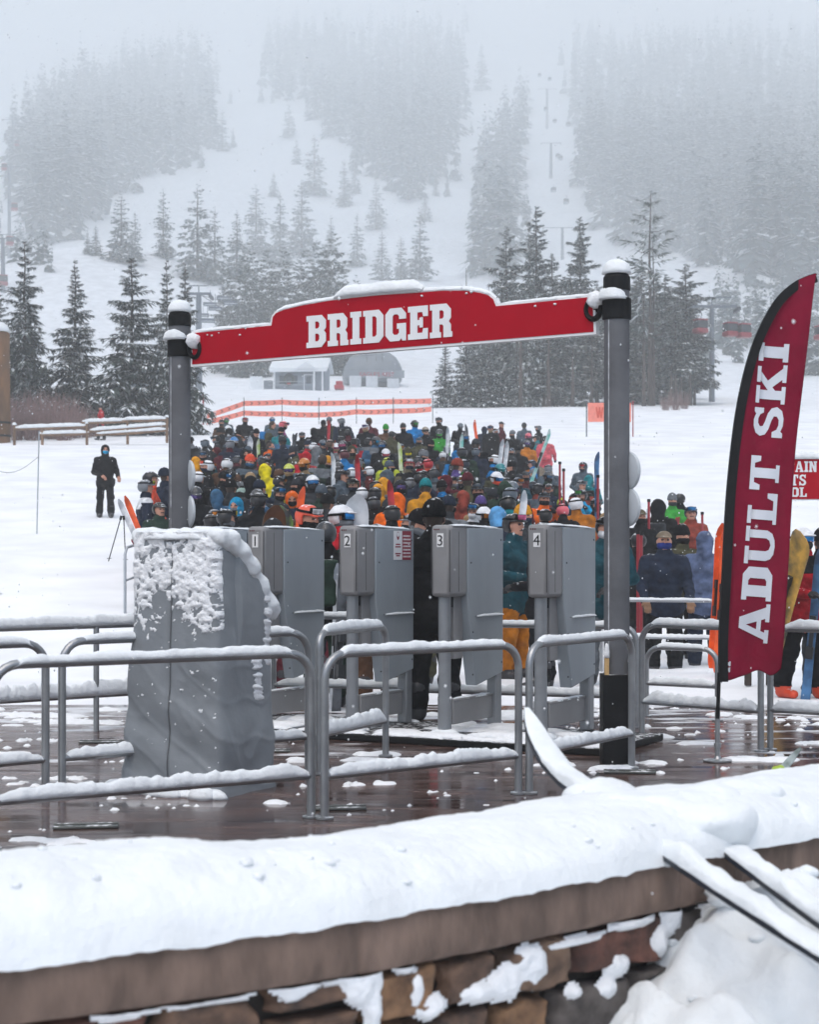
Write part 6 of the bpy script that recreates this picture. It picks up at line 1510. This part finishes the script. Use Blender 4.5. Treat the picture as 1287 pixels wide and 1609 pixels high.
def log_fence():
    D = 76.; o = thing('log_fence', 'snow-covered log rail fence running along the foot of the spruces at the left', 'fence', by_depth(130, D)); c = o.location.copy(); P = lambda x, y, k=0: px(x, y, D + k) - c
    for a, e in (((22, 674), (136, 670)), ((128, 664), (200, 662)), ((190, 661), (262, 659)), ((60, 683), (140, 681)), ((140, 678), (262, 668)), ((150, 683), (262, 676))):
        b = MB(); p, q = P(*a), P(*e); b.tube([p, p.lerp(q, .5) + Vector((0, 0, -.03)), q], [.07, .075, .065], 9); b.done('rail', LOG, o, 60)
        V, F = snow_path([p + Vector((0, 0, .05)), q + Vector((0, 0, .05))],   .075, .13, int(a[0]), taper=.4, rough=.5); mk('snow_cap', V, F, SNOW, o, smooth=170)
    for x, yt, yb in ((136, 662, 686), (200, 655, 684), (262, 652, 682), (66, 668, 690), (22, 664, 690)):
        b = MB(); b.tube([P(x, yb) - Vector((0, 0, .4)), P(x, yt + 4)], .065, 9); b.done('post', LOG, o, 60)
        V, F = dome(P(x, yt + 4), .1, .1, .12, x, 12, 5); mk('snow_cap', V, F, SNOW, o, smooth=170)
log_fence()
def log_post():
    D = 78.; p = px(0, 690, D); p.z = float(terr(p.x, D)); zt = EYE + (HOR - 520) / FPX * D - p.z
    o = thing('log_post', 'thick brown log post with snowy rounded top, cut by the left edge', 'post', p)
    b = MB(); b.tube([(-.1, 0, -.4), (-.1, 0, zt * .5), (-.1, 0, zt - .15), (-.16, 0, zt)], [.56, .54, .52, .36], 14); b.done('trunk', mat('log_brown', '#71502f', .8, .4, 2.5, .6, 12., stretch=(1, 1, .25)), o, 70)
    V, F = dome((-.13, 0, zt - .05), .56, .55, .45, 4, 16, 6); mk('snow_cap', V, F, SNOW, o, smooth=170)
    for z in (.3, .9): b = MB(); b.lathe((-.1, 0, z), [(.57, -.05), (.575, 0), (.57, .05)], 16); b.done('iron_band', BLACK, o)
log_post()
# twiggy bushes
TWIG = mat('reddish_twig', '#8a706d', .9, .3, 5.)
def bush_mesh(seed, n=85, h=2.6, w_=1.6):
    r = random.Random(seed); b = MB()
    for _ in range(n):
        a = r.uniform(0, 6.28); q = r.uniform(.05, .5); l = h * r.uniform(.5, 1.05); t = r.uniform(.1, .45) * w_; p = Vector((cos(a) * q, sin(a) * q, -.1)); P = [p]
        for k in range(1, 5): P.append(p + Vector((cos(a) * t * k / 3.2 + r.uniform(-.1, .1), sin(a) * t * k / 3.2 + r.uniform(-.1, .1), l * k / 4)))
        b.tube(P, [.014, .012, .010, .007, .004], 3, cap=False)
        for _ in range(3):
            k = r.randrange(1, 4); s = P[k]; b.tube([s, s + Vector((r.uniform(-.35, .35), r.uniform(-.35, .35), r.uniform(.2, .55)))], [.009, .004], 3, cap=False)
    me = bpy.data.meshes.new('branches'); me.from_pydata(b.v, [], b.f); me.materials.append(TWIG); me.update(); return me
bms = [bush_mesh(i) for i in range(3)]
for i, (x, d, s) in enumerate(((22, 80, .75), (38, 81, .85), (54, 80, .8), (70, 82, .9), (86, 81, .85), (102, 80, .8), (118, 82, .75), (134, 83, .6), (30, 84, .9), (62, 85, .95), (94, 85, .9), (112, 84, .7), (148, 84, .5))):
    o = tag(bpy.data.objects.new('bare_bush', bms[i % 3]), 'leafless reddish twiggy bush in the row behind the log fence at the left', 'bush', 'reddish bushes behind the log fence'); COL.objects.link(o)
    o.location = by_depth(x, d); o.rotation_euler.z = i * 1.7; o.scale = (s, s, s)
for i, (x, d, s) in enumerate(((1062, 128, .6), (1076, 130, .5), (1046, 127, .5))):
    o = tag(bpy.data.objects.new('bare_bush', bms[i]), 'small leafless bush at the right foot of the pine stand', 'bush', 'bare bushes by the pine stand'); COL.objects.link(o); o.location = by_depth(x, d); o.scale = (s, s, s)
# thin ropes with stakes on the open snow
for i, (x, yt, d, lab) in enumerate(((57, 677, 38., 'thin leaning stake carrying a sagging rope on the snow at the far left'), (-40, 690, 34., 'stake at the far left, just outside, carrying the sagging rope'))):
    p = by_depth(x, d); o = thing('rope_stake', lab, 'stake', p); b = MB(); t = px(x + 4, yt, d) - p; b.tube([(0, 0, -.2), t], .015, 6); b.done('shaft', PALE, o)
    if i == 0:
        b = MB(); q0 = px(-40, 716, 34.) - p; P = [t * .75 + (q0 - t * .75) * k / 10 - Vector((0, 0, .35 * sin(pi * k / 10))) for k in range(11)]; b.tube(P, .006, 4); b.done('rope', CABLE, o)
# queue posts and rails at the right
for x, yt, yb, d, lab in ((1003, 836, 925, 22.5, 'red post at the right pillar, nearest of the queue posts'), (1008, 838, 926, 23.4, 'red post close right of the nearest queue post'), (1020, 786, 850, 29., 'red post behind the black hooded person'), (1104, 806, 850, 30., 'red post right of the person in rust red'),
                          (880, 727, 775, 33., 'red post at the right end of the queue'), (886, 738, 780, 32., 'second red post at the right end of the queue'), (940, 748, 795, 30., 'red post beside the person in ochre')):
    a, e = px(x, yt, d), by_depth(x, d); o = thing('queue_post', lab, 'post', e, 0, 'red queue posts'); b = MB(); b.tube([(0, 0, -.2), a - e], .022, 8); b.done('shaft', POLER, o); b = MB(); b.lathe(a - e, [(.03, -.03), (.03, .02)], 8); b.done('top', BLACK, o)
def hoop(A, B, d0, d1, zt, lab, low=.5, base=None):
    a, e = by_depth(A, d0), by_depth(B, d1); 
    if base is not None: a.z = e.z = base
    o = thing('queue_rail', lab, 'rail', a, 0, 'pale steel rails in the queue'); q = e - a; b = MB(); u = q.normalized()
    b.tube([(0, 0, -.2), (0, 0, zt - .1), u * .1 + Vector((0, 0, zt)), q - u * .1 + Vector((0, 0, zt)), q + Vector((0, 0, zt - .1)), q - Vector((0, 0, .2))], .022, 8); b.done('hoop', PALE, o, 60)
    b = MB(); b.tube([Vector((0, 0, low)), q + Vector((0, 0, low))], .018, 8); b.done('cross_rail', PALE, o, 60)
hoop(893, 905, 34, 36, 1.05, 'pale steel hoop rail beyond the right end of the queue')
hoop(1010, 1018, 33, 40, 1.05, 'pale steel rail running uphill just right of the right pillar')
hoop(1018, 1042, 34, 34.5, 1.05, 'pale steel rail behind the black hooded person')
hoop(1106, 1125, 30, 30.5, 1.0, 'pale steel hoop rail left of the flag')
hoop(196, 222, 26, 27, 1.0, 'pale steel hoop rail at the left end of the queue', base=None)
hoop(225, 262, 25.5, 26, 1.0, 'second pale steel hoop rail at the left, by the left pillar')
# ticket hut
def hut():
    D = 205.; c = px(474, 612, D); c.z = float(terr(c.x, D)); k = D / FPX; o = thing('ticket_hut', 'small grey lift hut with snowy roof, wreath and porch below the sign at the left', 'hut', c, R(-6)); z0 = 0
    S = mat('hut_siding', '#7d8894', .8, .15, 2.); TR_ = mat('hut_trim', '#dfe4e8', .7, .05, 3.); GL = mat('hut_glass', '#3a4650', .2, .2, 2.)
    b = MB(); b.box(-3.1, 3.1, -1.8, 1.8, -.5, 2.3); b.add([(-3.1, -1.8, 2.3), (3.1, -1.8, 2.3), (3.1, 1.8, 2.3), (-3.1, 1.8, 2.3), (-3.1, 0, 3.2), (3.1, 0, 3.2)], [(0, 4, 3), (1, 2, 5)]); b.done('wall', S, o, smooth=0)
    b = MB()
    for s in (-1, 1): b.add([(-3.5, s * 2.6, 2.02), (3.5, s * 2.6, 2.02), (3.5, 0, 3.35), (-3.5, 0, 3.35), (-3.5, s * 2.6, 2.32), (3.5, s * 2.6, 2.32), (3.5, 0, 3.75), (-3.5, 0, 3.75)], [(0, 1, 2, 3), (7, 6, 5, 4), (0, 4, 5, 1), (1, 5, 6, 2), (3, 7, 4, 0)])
    b.add([(-.3, -2.75, 2.2), (2.2, -2.75, 2.2), (.95, -2.75, 2.9), (-.3, -1, 2.9), (2.2, -1, 2.9), (.95, -.6, 3.5)], [(0, 1, 2), (0, 2, 5, 3), (1, 4, 5, 2)]); b.done('roof', SNOW, o, smooth=0)
    b = MB(); b.box(-3.45, 3.45, -2.62, -2.56, 1.86, 2.04); b.add([(-.5, -2.8, 2.0), (2.4, -2.8, 2.0), (2.4, -2.8, 2.15), (.95, -2.8, 3.0), (-.5, -2.8, 2.15), (.95, -2.8, 2.7)], [(0, 5, 3, 4), (5, 1, 2, 3)]); b.done('fascia', TR_, o, smooth=0)
    for x in (-2.9, 1.9, 2.9): b = MB(); b.box(x - .09, x + .09, -2.5, -2.34, -.5, 1.9); b.done('porch_post', TR_, o)
    b = MB(); b.box(.55, 1.75, -1.87, -1.8, -.3, 1.6); b.done('door_frame', TR_, o); b = MB(); b.box(.65, 1.65, -1.9, -1.87, -.3, 1.5); dr = b.done('door', S, o); b = MB(); b.box(.85, 1.45, -1.92, -1.9, .5, 1.35); b.done('pane', GL, dr, smooth=0)
    b = MB(); b.box(-2.4, -.2, -1.84, -1.8, .5, 1.5); b.done('window', GL, o, smooth=0)
    b = MB(); b.add(*torus((-1.2, -1.95, 1.0), .55, .2)); b.done('wreath', mat('wreath_green', '#2f3a30', .9, .5, 3., .6, 6.), o, 170); b = MB(); b.box(-1.4, -1.0, -2.2, -2.1, .4, .6); b.done('bow', RED, o, bevel=.03)
    for z in (.3, .7): b = MB(); b.tube([(-3.6, -2.6, z), (1., -2.6, z)], .03, 6); b.done('railing', PALE, o)
    b = MB(); b.box(-4.2, -3.2, -2.4, -1.6, -.5, .9); b.done('bin', IRON, o, bevel=.05); b = MB(); b.box(-5.9, -4.4, -2.2, -2.1, -.4, 1.4); b.done('board_panel', TR_, o)
def torus(c, r, t, n=20, m=8):
    V = [(c[0] + (r + t * cos(q)) * cos(a), c[1] + t * sin(q), c[2] + (r + t * cos(q)) * sin(a)) for a in [2 * pi * i / n for i in range(n)] for q in [2 * pi * k / m for k in range(m)]]
    return V, [(i * m + k, i * m + (k + 1) % m, ((i + 1) % n) * m + (k + 1) % m, ((i + 1) % n) * m + k) for i in range(n) for k in range(m)]
hut()
def terminal():
    D = 222.; c = px(585, 613, D); c.z = float(terr(c.x, D)) - 1.5; o = thing('lift_terminal', 'grey domed chairlift terminal with red lettering, snow on top, below the middle of the sign', 'lift station', c, R(4))
    G = mat('terminal_grey', '#767e86', .5, .12, 1., dust=.2); G2 = mat('terminal_under', '#4b5258', .6, .2, 1.)
    prof = [(3.3, 1.5), (3.75, 2.0), (3.85, 2.6), (3.8, 3.3), (3.5, 4.1), (3.0, 4.9), (2.3, 5.5), (1.3, 5.85), (.1, 5.95)]; V = []; F = []; n = 40
    for w_, z in prof:
        for k in range(n):
            a = 2 * pi * k / n; e = .45; V.append((w_ * np.sign(cos(a)) * abs(cos(a)) ** e + (.0), w_ * 1.25 * np.sign(sin(a)) * abs(sin(a)) ** e, z))
    for i in range(len(prof) - 1):
        for k in range(n): a = i * n + k; e = i * n + (k + 1) % n; F.append((a, e, e + n, a + n))
    F.append(tuple(range(n - 1, -1, -1))); mk('shell', V, F, G, o, smooth=40)
    b = MB(); b.box(-3.86, 3.86, -4.84, -4.8, 1.98, 2.95); bd = b.done('band', mat('terminal_band', '#848c93', .5, .08, 1.), o, smooth=0)
    V, F = font("EAGLE'S REST", 1.0); w_ = max(v.x for v in V) - min(v.x for v in V); mk('lettering', [(v.x / w_ * 4.4 + .35, -4.86 - v.z, v.y * .72 + 2.18) for v in V], F, mat('red_letters', '#b01c38', .5), bd, smooth=0)
    b = MB(); b.tube([(0, 0, -1), (0, 0, 1.6)], .55, 14); b.done('mast', G2, o); b = MB(); b.tube([(2.6, -1, -1), (2.6, -1, 1.7)], .16, 8); b.done('prop', G2, o)
    b = MB(); b.box(-2.4, 3, -4.2, 2, .9, 1.5); b.done('bullwheel_housing', G2, o, bevel=.15)
    for i, x in enumerate((-3.2, -1.1, 1.6)): b = MB(); b.box(x, x + 1.5, -6., -5.9, .6, 2.1 if i < 2 else 1.8); b.done('rail_panel', mat('panel_white', '#c8cdd2', .6, .1, 2.), o)
    V, F = snow_path([(-1.4, -.5, 5.8), (1.4, -.5, 5.8)], 1.4, .35, 3, n=11, taper=1.2, drop=.1, rough=.2); mk('snow_cap', V, F, SNOW, o, smooth=170)
    for x in (-.9, .3, 1.1): b = MB(); b.tube([(x, -4.75, 3.0), (x, -4.2, 4.4), (x, -3.2, 5.3)], .05, 6); b.done('rib', G2, o)
terminal()
p = by_depth(533, 200); b = MB(); b.box(-.55, .55, -.9, .9, .2, .7); b.box(-.4, .4, -.2, .5, .7, 1.2); tag(b.done('snowmobile', RED, None, bevel=.12, loc=p), 'small red snowmobile parked between hut and lift terminal', 'snowmobile')
# lift towers, chairs and cabins
def tower(x, yt, yb, d, arm, lab, grp='lift towers on the slopes', r=.3, double=True):
    e = px(x, yb, d); e.z = min(e.z, float(terr(e.x, d))) ; a = px(x, yt, d); h = a.z - e.z; o = thing('lift_tower', lab, 'lift tower', e, 0, grp)
    b = MB(); b.tube([(0, 0, -.8), (0, 0, h)], [r * 1.25, r * .85], 12); b.done('mast', IRON, o)
    b = MB(); b.box(-arm, arm, -.12, .12, h - .1, h + .14); b.done('crossarm', IRON, o)
    for s in (-1, 1): b = MB(); b.box(s * arm - .12, s * arm + .12, -1.2, 1.2, h - .45, h - .15); b.done('sheave_bank', CABLE, o)
    if double: b = MB(); b.box(-arm * .8, arm * .8, -.08, .08, h + .75, h + .85); b.tube([(0, 0, h), (0, 0, h + .8)], .06, 6); b.done('work_platform', IRON, o)
    return Vector((e.x, e.y, e.z + h))
t1 = tower(312, 462, 590, 165, 1.2, 'grey chairlift tower just right of the left sign pillar')
tower(1119, 482, 598, 150, 2.2, 'grey gondola tower left of the flag beside the cabins', r=.22)
tower(14, 262, 345, 560, 4., 'faint lift tower high at the left edge', r=.55); tower(20, 188, 240, 800, 5, 'fainter lift tower above the other at the left edge', r=.6); tower(4, 375, 450, 330, 3., 'lift tower low at the left edge behind the dark spruce', r=.4)
tower(866, 225, 275, 860, 5, 'faint gondola tower in the middle of the right ski run', r=.7, double=False); tower(860, 140, 185, 1150, 6, 'very faint gondola tower high on the right ski run', r=.8, double=False); tower(884, 358, 385, 620, 7, 'faint gondola tower low on the right ski run', r=.5, double=False)
CAB = mat('cabin_red', '#8f2a35', .35, .15, 2.); CABG = mat('cabin_glass', '#31363d', .15, .2, 2.)
def cabin(x, y, d, lab, s=1., col=None):
    p = px(x, y, d); o = thing('gondola_cabin', lab, 'gondola', p, R(20), 'gondola cabins'); o.scale = (s, s, s)
    b = MB(); b.box(-.9, .9, -.9, .9, -1.1, -.35); b.done('body', col or CAB, o, bevel=.2); b = MB(); b.box(-.86, .86, -.86, .86, -.4, .75); b.done('windows', CABG, o, bevel=.22); b = MB(); b.box(-.85, .85, -.85, .85, .72, .95); b.done('roof', CAB if col is None else col, o, bevel=.1)
    b = MB(); b.tube([(0, 0, .95), (.25, 0, 1.6), (0, 0, 2.2)], .07, 6); b.done('hanger', IRON, o)
for x, y, lab in ((1148, 517, 'red gondola cabin with dark windows left of the flag top'), (1169, 519, 'second red gondola cabin, right beside the other left of the flag'), (1292, 522, 'red gondola cabin cut off by the right edge of the photo'), (1101, 512, 'red gondola cabin half hidden behind the pine stand')): cabin(x, y, 142, lab, .58)
for x, y, d in ((858, 171, 900), (877, 245, 800), (864, 124, 1000), (848, 118, 1050), (870, 298, 700), (890, 316, 650), (881, 248, 790), (872, 190, 900), (893, 195, 880)):
    cabin(x, y, d, 'faint grey gondola cabin hanging over the right ski run', 1.0, PALE)
for x, y, d in ((6, 262, 560), (22, 325, 480), (26, 225, 700), (15, 378, 400), (4, 440, 330)): cabin(x, y, d, 'faint gondola cabin over the left edge of the slope', 1.0)
def chair(x, y, d, lab):
    p = px(x, y, d); o = thing('lift_chair', lab, 'lift chair', p, R(10), 'empty chairs on the chairlift'); o.scale = (.55, .55, .55); b = MB(); b.box(-1.1, 1.1, -.3, .3, -.1, .05); b.done('seat', IRON, o, bevel=.05); b = MB(); b.box(-1.1, 1.1, .25, .35, .05, .6); b.done('backrest', IRON, o, bevel=.04); b = MB(); b.tube([(0, .3, .3), (0, .3, 1.6), (0, 0, 2.6)], .05, 6); b.done('hanger', IRON, o)
    V, F = snow_path([(-1, 0, .04), (1, 0, .04)], .22, .12, int(x), drop=0); mk('snow_cap', V, F, SNOW, o, smooth=170)
for x, y, d in ((330, 480, 160), (338, 487, 155), (326, 506, 140), (319, 497, 175), (350, 470, 170), (362, 478, 150)): chair(x, y, d, 'empty snowy lift chair hanging right of the chairlift tower')
for a, e, lab in ((px(313, 462, 165), px(600, 556, 222), 'thin lift cable from the chairlift tower to the domed terminal'), (px(308, 462, 165), px(560, 470, 330), 'thin lift cable running up behind the red sign'), (px(1105, 484, 150), px(1330, 500, 240), 'thin gondola cable behind the flag top')):
    o = thing('lift_cable', lab, 'cable', a); b = MB(); b.tube([(e - a) * (k / 8) - Vector((0, 0, 2.5 * sin(pi * k / 8))) for k in range(9)], .035, 5); b.done('strand', CABLE, o)
# falling snow: flakes adrift in the air
def flakes():
    r = np.random.RandomState(5); n = 5200; D = 5 + 45 * r.rand(n) ** .8; X = (r.rand(n) - .5) * D * .56; Z = EYE + (r.rand(n) * 1.06 - .36) * D * .56; k = Z > .1 + .115 * np.maximum(0, D - 21.5)
    c = np.stack([X, D, Z], -1)[k]; s = (.0022 + .0035 * r.rand(len(c)) ** 2)[:, None, None] * (1 + c[:, 1][:, None, None] / 28)
    t = np.array([(1, 0, 0), (-1, 0, 0), (0, 1, 0), (0, -1, 0), (0, 0, 1.3), (0, 0, -1.3)]); V = (c[:, None, :] + t[None] * s).reshape(-1, 3)
    f = np.array([(0, 2, 4), (2, 1, 4), (1, 3, 4), (3, 0, 4), (2, 0, 5), (1, 2, 5), (3, 1, 5), (0, 3, 5)]); F = (np.arange(len(c))[:, None, None] * 6 + f[None]).reshape(-1, 3)
    o = kind(mk('falling_snow', V, F, SNOWF, smooth=0), 'stuff'); tag(o, 'fine snowflakes falling all through the air', 'snowfall')
flakes()
# ------------------------------------------------------------------ haze: one box of thin cloud air round the whole scene
def build_haze():
    m = bpy.data.materials.new('haze_air'); m.use_nodes = True; t = m.node_tree
    for n in list(t.nodes):
        if n.type == 'BSDF_PRINCIPLED': t.nodes.remove(n)
    v = t.nodes.new('ShaderNodeVolumePrincipled'); v.inputs['Density'].default_value = HAZE
    v.inputs['Color'].default_value = (.970, .994, .998, 1); v.inputs['Anisotropy'].default_value = 0.0
    t.links.new(v.outputs[0], t.nodes['Material Output'].inputs['Volume'])
    b = MB(); b.box(-2060, 2060, -70, 3260, -2.2, 1200)
    o = b.done('haze', m, smooth=0); kind(o, 'stuff'); o['label'] = 'pale cloud hanging over the mountain'
build_haze()
